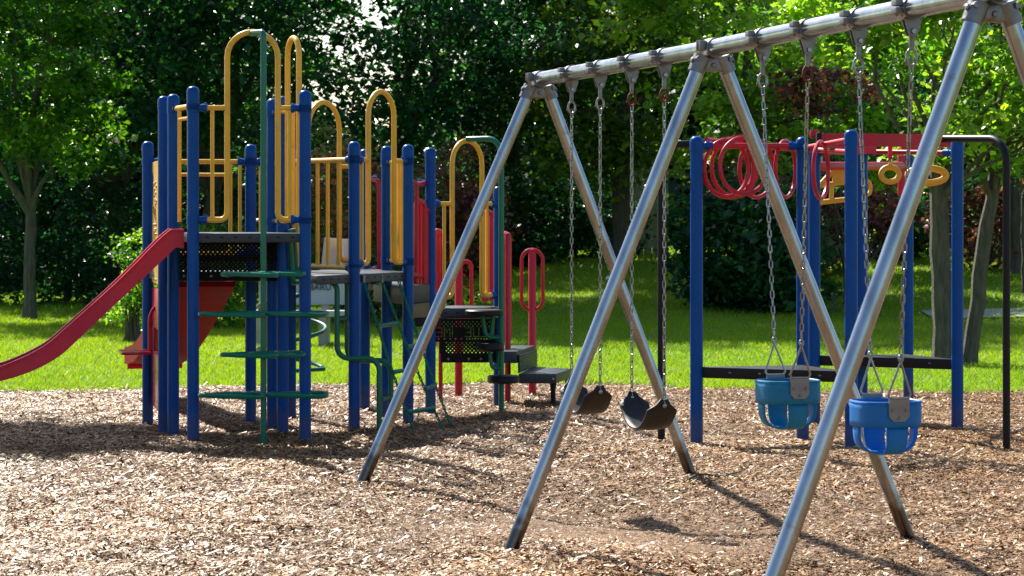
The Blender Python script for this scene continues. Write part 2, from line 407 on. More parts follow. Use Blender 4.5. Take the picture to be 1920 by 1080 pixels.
# ================================================================== FOLIAGE
def leaves(cent, size, cols, seed, flat=.5, jitter=.3, asp=.62):
    g = np.random.default_rng(seed); N = len(cent)
    n = g.normal(size=(N, 3)); n[:, 2] = np.abs(n[:, 2]) + flat; n /= np.linalg.norm(n, axis=1, keepdims=True)
    t = g.normal(size=(N, 3)); u = t - n * (t * n).sum(1, keepdims=True); u /= np.linalg.norm(u, axis=1, keepdims=True)
    w = np.cross(n, u)
    L = size * g.lognormal(0, jitter, N)[:, None]
    fold = n * L * .12
    V = np.stack([cent - u * L * .5, cent + w * L * asp * .5 + u * L * .06 + fold, cent + u * L * .5, cent - w * L * asp * .5 + u * L * .06 + fold], 1).reshape(-1, 3)
    return V, np.repeat(cols, 4, 0)
def crown_points(ell, n, seed, clump=.28, per=90, hollow=.45):
    """leaf centres: twig clumps scattered through an ellipsoid, thinner inside, with lumpy outline"""
    g = np.random.default_rng(seed); cx, cy, cz, rx, ry, rz = ell
    k = max(6, n // per)
    d = g.normal(size=(k, 3)); d /= np.linalg.norm(d, axis=1, keepdims=True)
    rad = (hollow + (1 - hollow) * g.uniform(size=k) ** .7)
    lump = 1 + .16 * np.sin(d[:, 0] * 4 + seed) * np.sin(d[:, 2] * 5 + seed * 2) + .10 * np.sin(d[:, 1] * 9 + d[:, 2] * 7)
    c = d * (rad * lump)[:, None] * np.array([rx, ry, rz]) + np.array([cx, cy, cz])
    s = clump * g.uniform(.6, 1.4, k)
    which = g.integers(0, k, n)
    off = g.normal(size=(n, 3)) * np.array([1, 1, .55]) * s[which][:, None]
    return c[which] + off, which, g
GREENS = {
    'maple':  [(.07, .19, .012), (.10, .24, .014), (.04, .12, .014)],
    'dark':   [(.016, .082, .036), (.030, .112, .038), (.010, .058, .032)],
    'teal':   [(.026, .105, .046), (.042, .135, .052), (.018, .080, .040)],
    'bright': [(.15, .29, .030), (.21, .33, .036), (.08, .19, .024)],
    'olive':  [(.085, .155, .018), (.12, .19, .022), (.05, .105, .018)],
    'copper': [(.13, .035, .048), (.19, .055, .062), (.07, .025, .034)],
    'russet': [(.24, .10, .065), (.12, .13, .04), (.28, .10, .08)],
}
def crown_mesh(name, ells, n, size, pal, parent, seed, clump=.28, per=90, hollow=.45, flat=.5, young=.16):
    pts = []; wh = []
    vol = [e[3] * e[4] * e[5] for e in ells]; tot = sum(v ** .75 for v in vol); base = 0
    for i, e in enumerate(ells):
        p, w, g = crown_points(e, int(n * vol[i] ** .75 / tot), seed + i * 17, clump, per, hollow)
        pts.append(p); wh.append(w + base); base += w.max() + 1
    p = np.concatenate(pts); w = np.concatenate(wh)
    g = np.random.default_rng(seed + 5)
    pa = np.array(GREENS[pal]); cc = pa[g.integers(0, len(pa), base)] * g.uniform(.75, 1.25, (base, 1))
    c = cc[w] * g.uniform(.75, 1.25, (len(p), 1))
    yv = g.uniform(size=(len(p), 1)) < young
    c = np.where(yv, c * np.array([1.9, 1.6, 1.0]), c)
    V, C = leaves(p, size, c, seed + 9, flat)
    return np_obj(name, V, 4, C, LEAF, parent)
def limb(mb, a, b, r0, r1, seed, n=7, wob=.08):
    g = random.Random(seed); a = Vector(a); b = Vector(b); L = (b - a).length; pts = []; rs = []
    for i in range(n + 1):
        t = i / n
        q = a.lerp(b, t) + Vector((g.uniform(-1, 1), g.uniform(-1, 1), 0)) * wob * L * .25 * math.sin(math.pi * t)
        pts.append(q); rs.append((r0 + (r1 - r0) * t) * g.uniform(.94, 1.07))
    rs[0] *= 1.55; rs[1] *= 1.08
    mb.tube(pts, rs, 9)
    return pts
def tree(name, label, x, y, tr, th, ells, n, size, pal, seed, bark=BARK, group=None, lean=0, cat='tree', stems=None, **kw):
    z = float(lawn_h(x, y))
    root = empty(name, (x, y, z), label, cat, group)
    mb = MB(); g = random.Random(seed)
    for (sx, lx, rr) in (stems or [(0, lean, tr)]):
        base = Vector((x + sx, y, z - .15)); top = Vector((x + sx + lx, y + .1, z + th))
        
        pts = limb(mb, base, top, rr, rr * .78, seed + int(sx * 10), 9, .03)
        for e in ells:
            for k in range(3):
                tgt = Vector((e[0] + g.uniform(-.6, .6) * e[3], e[1] + g.uniform(-.6, .6) * e[4], e[2] + g.uniform(-.5, .6) * e[5]))
                limb(mb, pts[-1 - k], tgt, rr * (.5 if not stems else .26), rr * .06, seed + k * 3 + 1, 6, .2)
    mb.build('trunk', bark, root)
    crown_mesh('crown', ells, n, size, pal, root, seed, **kw)
    return root
def shrub(name, label, x, y, ells, n, size, pal, seed, group=None, cat='shrub', **kw):
    z = float(lawn_h(x, y))
    root = empty(name, (x, y, z), label, cat, group)
    mb = MB(); g = random.Random(seed)
    for e in ells:
        for k in range(3):
            limb(mb, (x + g.uniform(-.15, .15), y, z - .05), (e[0] + g.uniform(-.5, .5) * e[3], e[1], e[2] + .3 * e[5]), .025, .006, seed + k, 5, .2)
    mb.build('stem', BARK, root)
    crown_mesh('foliage', ells, n, size, pal, root, seed, **kw)
    return root

def E(px, py, d, rx, ry, rz):
    q = P(px, py, d); return (q.x, q.y, q.z, rx, ry, rz)

# left maple with a slim grey trunk
tx = PX(55, 39)
tree('maple_tree', 'broad green maple with a slim grey trunk at far left', tx, 39, .105, 2.2,
     [(tx - .1, 39, 4.0, 1.75, 1.8, 1.9), (tx - .9, 38.6, 5.6, 1.9, 1.8, 1.8), (tx + .5, 39.2, 5.9, 1.8, 1.8, 1.7), (tx + .6, 38.8, 2.9, 1.0, 1.1, .9)],
     26000, .105, 'maple', 21, BARKG, clump=.2, per=120, hollow=.4)
BG = 'tall trees along the back of the park'
bgspec = [   # px, depth, rx, rz, zc, palette, n, label, seed
    (-80, 47, 2.9, 4.0, 4.6, 'dark', 15000, 'dark tree filling the left edge behind the slim maple', 31, 0),
    (215, 45, 1.9, 3.4, 4.5, 'dark', 13000, 'shadowed tree just right of the slim maple', 32, 9.6),
    (395, 44, 2.0, 3.1, 4.9, 'teal', 13500, 'bluish green tree behind the tall yellow arch', 33, 10.2),
    (520, 47, 1.1, 2.6, 4.6, 'teal', 5200, 'thin crowned tree beside the bright gap of sky', 34, 11.0),
    (750, 44, 1.9, 4.2, 4.7, 'dark', 15000, 'large dense dark tree right of the sky gap', 35, 10.6),
    (965, 45, 2.0, 3.4, 4.2, 'dark', 13500, 'dense dark tree behind the far end of the swing set', 36, 0),
    (1165, 43, 1.7, 2.9, 4.2, 'olive', 11000, 'olive green tree above the first swings', 37, 0),
]
for (px, d, rx, rz, zc, pal, n, lab, sd, up) in bgspec:
    x = PX(px, d)
    tr_ = tree('park_tree', lab, x, d, .16, 2.4, [(x, d, zc, rx, rx * .85, rz), (x - rx * .4, d - .5, zc - rz * .35, rx * .8, rx * .7, rz * .55), (x + rx * .4, d - .3, zc + rz * .3, rx * .85, rx * .7, rz * .6)],
         n, .125, pal, sd, group=BG, clump=.30, hollow=.35)
    if up: crown_mesh('shade_crown', [(x, d - 1.8, up + .8, 2.7, 2.3, 2.3)], 9500, .17, pal, tr_, sd + 100, clump=.35, hollow=.2)  # unseen foliage above the frame, added to lengthen the shade on the lawn
tree('young_tree', 'small tree beside the play area, outside the left edge of the view', -6.25, 23.1, .07, 3.4, [(-6.1, 22.9, 5.35, 1.0, 1.35, .8), (-6.6, 22.2, 5.0, .7, .9, .6)], 11000, .115, 'maple', 40, BARKG, clump=.2, hollow=.2)
# sunlit trees at right
x = PX(1390, 38)
tree('lime_tree', 'sunlit yellow green tree above the middle of the swing beam', x, 38, .13, 2.6,
     [(x, 38, 4.4, 1.9, 1.7, 1.5), (x + 1.2, 37.5, 3.5, 1.4, 1.4, 1.0), (x - .8, 38, 5.3, 1.6, 1.5, 1.2), (x + .4, 37.3, 2.7, 1.0, 1.0, .6), (x + .3, 35.6, 2.15, .75, .5, .38)],
     11000, .125, 'bright', 41, clump=.20, per=130, hollow=.35)
x = PX(1560, 42)
tree('ash_tree', 'crooked trunked tree with loose bright leaves behind the overhead climber', x, 42, .13, 2.7,
     [(x, 42, 5.0, 2.1, 1.8, 1.9), (x + .3, 41, 3.0, 1.2, 1.0, .8), (x + .75, 40.6, 1.9, .6, .6, .55), (x + 1.2, 41.5, 2.5, .9, .8, .7), (x - .9, 41.6, 3.7, 1.1, 1.0, .7)],
     10500, .125, 'bright', 42, clump=.20, per=130, hollow=.35, lean=-.1)
x = PX(1772, 26.2)
tree('forked_tree', 'large tree with two thick trunks shading the lawn at right', x, 26.2, .16, 2.25,
     [(x + .1, 26.2, 3.6, 1.7, 1.5, .95), (x - .8, 25.6, 3.9, 1.1, 1.1, .8), (x + 1.0, 26.6, 3.4, 1.2, 1.3, 1.0), (x + .9, 25.8, 2.6, .8, .8, .35), (x + .25, 25.6, 2.35, .95, .6, .32)],
     10500, .10, 'bright', 43, BARKG, stems=[(0, -.06, .118), (.23, .34, .088)], clump=.17, per=130, hollow=.3)
x = PX(1905, 40)
tree('maple_tree', 'bright leafed tree at the right edge beyond the black pole', x, 40, .14, 2.2,
     [(x, 40, 4.2, 1.8, 1.7, 2.2), (x - .8, 39.4, 2.9, 1.0, 1.0, .8), (x + .8, 40, 6, 2, 2, 1.5)],
     13000, .11, 'bright', 44, clump=.2, per=130, hollow=.35)
x = PX(1720, 47)
tree('park_tree', 'shaded tree far behind the two thick trunks', x, 47, .16, 2.4, [(x, 47, 4.9, 2.6, 2.2, 3.0), (x + 1.5, 47, 3.2, 1.6, 1.5, 1.3), (x - 1.5, 47, 3.2, 1.6, 1.5, 1.3)],
     15000, .13, 'dark', 45, group=BG, clump=.3)
x = PX(1826, 40)
tree('sapling', 'thin dark sapling on the lawn right of the thick trunks', x, 36, .05, 1.4, [(x, 36, 2.5, .6, .6, .6)], 1500, .09, 'olive', 46)

for (x, d, lab, pal, sd) in ((-14.5, 47, 'broad dark tree outside the left edge of the view', 'dark', 47), (-17.5, 40, 'tall green tree farther outside the left edge of the view', 'maple', 48),
                             (13.2, 44, 'leafy tree outside the right edge of the view', 'olive', 49), (17.0, 48, 'dark tree farther outside the right edge of the view', 'dark', 50)):
    tree('park_tree', lab, x, d, .16, 2.4, [(x, d, 4.2, 2.4, 2.0, 3.2), (x + .8, d, 2.6, 2.0, 1.6, 1.8)], 9000, .16, pal, sd, group=BG, clump=.3)
# copper leaved bushes
x = PX(655, 35)
shrub('photinia_bush', 'tall russet leaved bush behind the yellow hoops', x, 35, [(x - .2, 35, 1.6, .75, .7, 1.3), (x + .5, 35.2, 1.2, .7, .7, 1.1)], 7500, .075, 'russet', 51, clump=.17, young=.2)
x = PX(850, 36)
shrub('plum_bush', 'dusky purple bush behind the green arch pole', x, 36, [(x, 36, 1.35, .7, .6, 1.15)], 4200, .07, 'copper', 52, clump=.18)
x = PX(1440, 36)
shrub('plum_bush', 'purple plum bush behind the red rings', x, 36, [(x - .2, 36, 1.6, .95, .7, .75), (x + .7, 36.2, 1.5, .6, .6, .6)], 5200, .08, 'copper', 53, clump=.2)
x = PX(1585, 34.5)
shrub('plum_tree', 'purple plum tree rising among the lime leaves', x, 34.5, [(x - .25, 34.5, 3.25, .75, .4, .33), (x + .5, 34.7, 1.5, .5, .5, .5)], 2600, .085, 'copper', 54, cat='small tree', clump=.16)
x = PX(1860, 41)
shrub('plum_bush', 'purple bush in shade at far right behind the sapling', x, 41, [(x, 41, 1.4, 1.0, .8, .8)], 3600, .09, 'copper', 55, clump=.2)
# green shrubs
x = PX(246, 30.4)
shrub('leafy_shrub', 'pale leafed young shrub behind the red straight slide', x, 30.4, [(x, 30.4, .98, .18, .2, .45), (x + .18, 30.5, .62, .26, .25, .55), (x + .02, 30.4, .35, .28, .25, .3)], 2600, .055, 'bright', 61, clump=.10, young=.35)
x = PX(415, 34)
shrub('leafy_shrub', 'bushy green shrub behind the wide red slide', x, 34, [(x, 34, .55, .5, .5, .55), (x - .15, 34, 1.1, .35, .35, .4)], 3200, .07, 'maple', 62, clump=.13, young=.2)
x = PX(640, 33.5)
shrub('leafy_shrub', 'low dark shrub behind the memorial bench', x, 33.5, [(x, 33.5, .55, .7, .5, .7), (x + .9, 33.8, .5, .6, .5, .65)], 3800, .075, 'dark', 63, clump=.14, young=.2)
HB = 'dark shrubs under the trees'
for i, (px, d, rx, rz, pal, lab) in enumerate([
        (-30, 45, 1.6, 1.4, 'dark', 'deep shaded bush at the left edge under the maple'), (130, 46, 1.5, 1.5, 'dark', 'dark bush right of the slim maple trunk'),
        (280, 44, 1.4, 1.3, 'dark', 'dark bush behind the yellow lettered panel'), (500, 43, 1.5, 1.2, 'dark', 'dark bush behind the high deck'),
        (760, 43, 1.3, 1.0, 'dark', 'dark bush behind the chain climber'), (900, 44, 1.2, 1.0, 'dark', 'dark bush behind the lowest deck'),
        (1055, 45, 1.15, 1.1, 'dark', 'dark bush left of the grey fence'), (1362, 34.5, .62, .95, 'dark', 'big dark bush behind the first ring climber post'),
        (1440, 34, .68, 1.0, 'teal', 'big dark bush under the purple plum'), (1620, 43, 1.0, .9, 'dark', 'dark bush with a few yellow flowers behind the climber posts'),
        (1740, 50, 1.6, 1.0, 'dark', 'dark bush far behind the thick trunks'), (1930, 48, 1.6, 1.3, 'dark', 'dark bush at the far right edge')]):
    x = PX(px, d); z = float(lawn_h(x, d))
    shrub('dense_bush', lab, x, d, [(x, d, z + rz * .75, rx, rx * .7, rz), (x + rx * .5, d - .3, z + rz * .45, rx * .7, rx * .5, rz * .6)], 5600, .10, pal, 70 + i, group=HB, clump=.2, young=.04)
# yellow flowers
x = PX(1563, 36); z = float(lawn_h(x, 36))
FLOW = pm('yellow_petals', (.75, .42, .02), .6)
root = empty('flowering_plant', (x, 36, z), 'small plant with yellow flowers left of the tall blue climber post', 'plant')
crown_mesh('foliage', [(x, 36, z + .22, .22, .2, .22)], 700, .05, 'maple', root, 91, clump=.07)
g = random.Random(3); mb = MB()
for k in range(9):
    c = Vector((x + g.uniform(-.18, .18), 35.8 + g.uniform(-.1, .1), z + g.uniform(.28, .5)))
    mb = MB(); vs = [c]; fs = []
    for q in range(12):
        a = q * math.pi / 6; rr = .042 if q % 2 == 0 else .022; vs.append(c + Vector((math.cos(a) * rr, -.012 if q % 2 == 0 else 0, math.sin(a) * rr)))
    for q in range(12): fs.append([0, 1 + q, 1 + (q + 1) % 12])
    mb.add(vs, fs); mb.build('flower', FLOW, root, solid=.006)
# far wood as one mass
P0 = []; g = np.random.default_rng(77)
for (x, d, zc, rx, rz, n) in [(-15, 57, 4.2, 4, 5, 8200), (-10, 58, 4.6, 4, 5.2, 9600), (-7.6, 60, 2.6, 2.6, 3.3, 6600), (.4, 58, 5, 3.3, 5.5, 10200), (4.5, 57, 5, 3.6, 5.5, 10200), (9, 60, 5.5, 4, 5.5, 9200), (14, 60, 5.5, 4, 5.5, 8600), (-4.4, 59, 1.6, 2.6, 2.2, 5000), (-10, 56, 1.2, 8, 1.8, 11000), (2, 56, 1.6, 7, 1.8, 9000), (11, 57, 2, 6, 2, 7000)]:
    P0.append(crown_points((x, d, zc, rx, 1.6, rz), n, int(g.integers(1e6)), .45, 60, .25)[0])
P0 = np.concatenate(P0); pa = np.array(GREENS['dark'])[g.integers(0, 3, len(P0))] * g.uniform(.7, 1.2, (len(P0), 1))
V, C = leaves(P0, .30, pa, 78)
tag(np_obj('far_woods', V, 4, C, LEAF), 'dense dark wood far behind the park trees', 'wood', kind='stuff')

# ================================================================== THINGS BEHIND
def fence(px0, px1, d, h, label):
    x0, x1 = PX(px0, d), PX(px1, d); z = float(lawn_h((x0 + x1) / 2, d))
    root = empty('wooden_fence', ((x0 + x1) / 2, d, z), label, 'fence')
    mb = MB(); n = int((x1 - x0) / .15)
    for i in range(n):
        mb.box((x0 + .075 + i * .15, d, z + h / 2 - .02 * (i % 3 == 1)), (.142, .022, h), bev=.004)
    mb.build('boards', WOODF, root)
    for zz in (.25, h - .25):
        mb = MB(); mb.box(((x0 + x1) / 2, d + .035, z + zz), (x1 - x0, .04, .09), bev=.004); mb.build('rail', WOODF, root)
fence(1160, 1265, 45.3, 1.75, 'weathered grey board fence seen between dark bushes behind the swings')
fence(930, 1030, 53, 1.7, 'pale board fence half hidden by leaves behind the red handle post')
# house with a grey roof at upper right
hx = PX(1850, 62); hz = float(lawn_h(hx, 62))
root = empty('house', (hx, 62, hz), 'house with a grey shingled roof half hidden by trees at upper right', 'house')
mb = MB(); mb.box((hx + 1.0, 64, hz + 1.7), (6, 4, 3.4), bev=.02); wl = mb.build('wall', SIDING, root)
mb = MB(); z0, z1 = hz + 3.35, hz + 5.9
mb.add([(hx - 2.4, 61.6, z0), (hx + 4.4, 61.6, z0), (hx + 4.4, 64, z1), (hx - 2.4, 64, z1), (hx - 2.4, 66.4, z0), (hx + 4.4, 66.4, z0)], [[0, 1, 2, 3], [3, 2, 5, 4], [0, 3, 4], [1, 5, 2]])
mb.build('roof', ROOF, root, solid=.08)
mb = MB(); mb.box((hx + .2, 61.985, hz + 1.8), (1.0, .05, 1.2), bev=.01); w = mb.build('window', PALE, root)
# litter
mb = MB(); q = Vector((PX(1148, 38.5), 38.5, 0)); q.z = float(lawn_h(q.x, q.y)) + .07
b = bmesh.new(); bmesh.ops.create_icosphere(b, subdivisions=2, radius=1)
for v in b.verts: v.co = Vector((v.co.x * .1, v.co.y * .08, v.co.z * .06)) * (1 + .25 * math.sin(v.co.x * 7) * math.cos(v.co.y * 9))
mb.bm(b, 0, Matrix.Translation(q))
tag(mb.build('paper_bag', LIT, loc=q), 'small crumpled white paper on the shaded lawn', 'litter')

# memorial bench
d = 29.5
bx0, bx1 = PX(483, d), PX(662, d); bz = float(lawn_h((bx0 + bx1) / 2, d))
root = empty('park_bench', ((bx0 + bx1) / 2, d, bz), 'pale grey memorial bench with lettered backrest standing on the lawn', 'bench')
mb = MB(); mb.box(((bx0 + bx1) / 2, d + .05, bz + .62), (bx1 - bx0 - .04, .05, .30), bev=.008, M=Matrix.Rotation(R(-9), 3, 'X')); back = mb.build('backrest', BENCH, root)
mb = MB()
for k in range(3): mb.box(((bx0 + bx1) / 2 + .02, d - .40 + k * .15, bz + .385), (bx1 - bx0 + .04, .135, .07), bev=.008)
mb.build('seat', BENCH, root)
for px in (492, 610):
    mb = MB(); xx = PX(px, d)
    b = bmesh.new(); poly = [(-.42, 0), (.12, 0), (.10, .35), (.12, .80), (.06, .80), (.02, .35), (-.46, .35)]
    vs = [b.verts.new((-.05, p[0], p[1])) for p in poly] + [b.verts.new((.05, p[0], p[1])) for p in poly]; n = len(poly)
    b.faces.new(vs[:n]); b.faces.new(vs[n:][::-1])
    for i in range(n): b.faces.new([vs[i], vs[n + i], vs[n + (i + 1) % n], vs[(i + 1) % n]])
    bmesh.ops.recalc_face_normals(b, faces=b.faces); bmesh.ops.bevel(b, geom=b.edges[:], offset=.008, segments=2, affect='EDGES')
    mb.bm(b, 0, Matrix.Translation((xx, d, bz))); mb.build('leg', CONC, root)
def text(body, loc, size, rot, mat, parent, name='lettering', ext=.004):
    c = bpy.data.curves.new(name, 'FONT'); c.body = body; c.size = size; c.extrude = ext; c.align_x = 'CENTER'; c.align_y = 'CENTER'
    o = bpy.data.objects.new(name, c); COL.objects.link(o)
    dg = bpy.context.evaluated_depsgraph_get(); me = bpy.data.meshes.new_from_object(o.evaluated_get(dg))
    bpy.data.objects.remove(o)
    me.materials.clear(); me.materials.append(mat)
    o = bpy.data.objects.new(name, me); COL.objects.link(o)
    o.parent = parent; o.location = Vector(loc) - origin_of(parent); o.rotation_euler = rot
    return o
text('J', (PX(562, d), d + .01, bz + .675), .115, (R(81), 0, 0), INK, back)
text('BARU', (PX(600, d), d + .01, bz + .675), .105, (R(81), 0, 0), INK, back)

# ================================================================== SWING SET
A = [Vector((.163, 15.3, 2.435)), Vector((.986, 12.36, 2.437)), Vector((1.804, 9.42, 2.462))]
PERP = Vector((.963, .27, 0)); BAR = (A[2] - A[0]).normalized()
sw = empty('swing_set', (A[1].x, A[1].y, 0), 'tall galvanised steel swing frame with three pairs of splayed legs', 'swing set')
mb = MB(); mb.tube([A[0] - BAR * .10, A[0], A[1], A[2], A[2] + BAR * .12], .0435, 20); mb.build('top_beam', GALV, sw)
for i, a in enumerate(A):
    for sgn, t in ((-1, (1.15, 1.08, 1.04)[i]), (1, (1.03, 1.10, 1.05)[i])):
        foot = Vector((a.x, a.y, 0)) + PERP * sgn * t; foot.z = float(mulch_h(foot.x, foot.y)) - .12
        top = a + PERP * sgn * .07 + Vector((0, 0, -.10))
        mb = MB(); mb.tube([foot, foot.lerp(top, .5), top], .0355, 18); mb.build('leg', GALV, sw)
    mb = MB()                                     # apex casting: collar, two sockets, web plate and bolts
    mb.tube([a - BAR * .05, a + BAR * .05], .0505, 18)
    for sgn in (-1, 1):
        dirn = ((Vector((a.x, a.y, 0)) + PERP * sgn * 1.05) - (a + PERP * sgn * .07 + Vector((0, 0, -.1)))).normalized()
        s0 = a + PERP * sgn * .052 + Vector((0, 0, -.040)); mb.tube([s0, s0 + dirn * .085], .0415, 16)
        mb.bolt(a + PERP * sgn * .105 + Vector((0, 0, -.06)) + BAR * .01, PERP * sgn + Vector((0, 0, .3)), .013)
        mb.tube([a + PERP * sgn * .085 + Vector((0, 0, -.052)) - BAR * .044, a + PERP * sgn * .085 + Vector((0, 0, -.052)) + BAR * .048], .012, 8)
    M = Matrix((PERP, BAR, Vector((0, 0, 1)))).transposed()
    mb.box(a + Vector((0, 0, -.08)), (.13, .05, .07), M=M, bev=.012)
    mb.bolt(a + Vector((0, 0, -.085)) + BAR * .026, BAR, .013)
    mb.box(a - PERP * .062 + Vector((0, 0, .012)), (.04, .016, .05), M=M, bev=.004)
    mb.box(a - PERP * .062 + Vector((0, 0, .012)) + BAR * .04, (.04, .016, .05), M=M, bev=.004)
    mb.tube([a + BAR * .058, a + BAR * .066], .051, 18)
    mb.build('apex_casting', GALVD, sw)
FR = [.225, .405, .590, .765]
HANG = []
for b in (0, 1):
    for f in FR: HANG.append(A[b].lerp(A[b + 1], f))
M3 = Matrix((PERP, BAR, Vector((0, 0, 1)))).transposed()
for k, h in enumerate(HANG):
    mb = MB()
    mb.tube([h - BAR * .022, h + BAR * .022], .0485, 18); mb.tube([h + BAR * .024, h + BAR * .029], .0505, 18)
    for zz in (.020, -.012): mb.box(h - PERP * .063 + Vector((0, 0, zz)), (.034, .050, .026), M=M3, bev=.006)
    mb.bolt(h - PERP * .066 + Vector((0, 0, -.026)), (0, 0, -1), .008)
    for sg in (-1, 1):                            # tapered clevis ears
        b = bmesh.new(); poly = [(-.038, -.045), (.038, -.045), (.018, -.108), (0, -.116), (-.018, -.108)]
        f0 = [b.verts.new((p[0], sg * .014 - .004, p[1])) for p in poly]; f1 = [b.verts.new((p[0], sg * .014 + .004, p[1])) for p in poly]
        n = len(poly); b.faces.new(f0); b.faces.new(f1[::-1])
        for i in range(n): b.faces.new([f0[i], f1[i], f1[(i + 1) % n], f0[(i + 1) % n]])
        bmesh.ops.recalc_face_normals(b, faces=b.faces)
        mb.bm(b, 0, Matrix.Translation(h) @ M3.to_4x4())
    mb.build('hanger_clamp', GALVD, sw)
    mb = MB(); mb.tube([h - BAR * .026 + Vector((0, 0, -.094)), h - BAR * .020 + Vector((0, 0, -.094)), h + BAR * .020 + Vector((0, 0, -.094)), h + BAR * .026 + Vector((0, 0, -.094))], [.012, .012, .012, .010], 10); mb.build('pivot_bolt', STEEL, sw)

def chain(mb, a, b, Ln=.047, wd=.021, r=.0034, twist=0.0, pitch=None):
    a = Vector(a); b = Vector(b); d = b - a; L = d.length; d.normalize()
    pitch = pitch or (Ln - 3.6 * r); n = max(1, int(round((L - Ln) / pitch))) + 1
    step = (L - Ln) / max(1, n - 1)
    ref = PERP if abs(d.dot(PERP)) < .9 else Vector((0, 0, 1))
    s = (ref - d * ref.dot(d)).normalized(); q = d.cross(s)
    for i in range(n):
        c = a + d * (Ln / 2 + i * step); an = math.pi / 4 + (i % 2) * math.pi / 2 + twist * i
        w = s * math.cos(an) + q * math.sin(an); hl = Ln / 2 - wd / 2; rw = wd / 2 - r; pts = []
        for k in range(6): t = math.pi * k / 5; pts.append(c + d * (hl + math.sin(t) * rw) + w * math.cos(t) * rw)
        for k in range(6): t = math.pi * k / 5; pts.append(c - d * (hl + math.sin(t) * rw) - w * math.cos(t) * rw)
        mb.tube(pts, r, 5, closed=True)
def hang_gear(h, root, rusty):
    """pendulum link and shackle under a hanger; returns where the chain starts"""
    mb = MB(); z = h + Vector((0, 0, -.094))
    mb.tube([z, z + Vector((0, 0, -.075))], .0105, 8); mb.tube([z - BAR * .012, z + BAR * .012], .015, 10)
    mb.box(z + Vector((0, 0, -.04)), (.022, .014, .06), M=M3, bev=.004)
    mb.build('pendulum', GALVD, root)
    mb = MB(); c = z + Vector((0, 0, -.105))
    pts = []
    for k in range(16):
        t = 2 * math.pi * k / 16; pts.append(c + PERP * .021 * math.cos(t) + Vector((0, 0, .034 * math.sin(t))))
    mb.tube(pts, .0065, 7, closed=True); mb.tube([c + PERP * -.03 + Vector((0, 0, -.012)), c + PERP * .03 + Vector((0, 0, -.012))], .005, 6)
    mb.build('shackle', RUST if rusty else STEEL, root)
    return c + Vector((0, 0, -.026))

def belt_swing(h0, h1, zend, label, rust):
    mid = (h0 + h1) / 2
    root = empty('belt_swing', (mid.x, mid.y, zend - .14), label, 'swing', 'black belt swings hanging from the steel beam')
    e0 = Vector((h0.x, h0.y, zend)); e1 = Vector((h1.x, h1.y, zend - .003))
    for h, e, ru in ((h0, e0, rust[0]), (h1, e1, rust[1])):
        st = hang_gear(h, root, ru); mb = MB(); chain(mb, st, e, twist=.05); mb.build('chain', STEEL, root)
    mb = MB(); n = 30; half = (e1 - e0) / 2; c0 = (e0 + e1) / 2; vs = []; fs = []
    for i in range(n + 1):
        t = -1 + 2 * i / n
        uu = math.copysign(1 - (1 - abs(t)) ** 1.25, t)             # steep ends, round bottom
        prof = .155 * (abs(uu) ** 2.3)
        hw = .082 if abs(t) < .80 else .082 - .064 * (abs(t) - .80) / .20
        p = c0 + half * uu * 1.0 + Vector((0, 0, prof - .155 - .0 + .02 * (abs(t) > .99)))
        for (s_, dz) in ((-1, 0), (-.5, 0), (0, 0), (.5, 0), (1, 0)):
            vs.append(p + PERP * hw * s_ + Vector((0, 0, -.006 * (1 - s_ * s_))))
    for i in range(n):
        for k in range(4): fs.append([i * 5 + k, (i + 1) * 5 + k, (i + 1) * 5 + k + 1, i * 5 + k + 1])
    mb.add(vs, fs); mb.build('seat', RUB, root, solid=.010, ang=60)
    for e, sg in ((e0, -1), (e1, 1)):
        mb = MB(); mb.bolt(e + BAR * sg * .006 + Vector((0, 0, -.016)), BAR * sg, .013); mb.bolt(e - BAR * sg * .006 + Vector((0, 0, -.016)), -BAR * sg, .013)
        mb.ring(e + Vector((0, 0, -.004)), BAR, (0, 0, 1), .012, .018, .0035, 12, 5)
        mb.build('seat_rivet', STEEL, root)
belt_swing(HANG[0], HANG[1], .635, 'black belt swing at the far end of the beam, half behind a leg', (0, 0))
belt_swing(HANG[2], HANG[3], .640, 'black belt swing with rusty top shackles, nearest the middle legs', (1, 1))

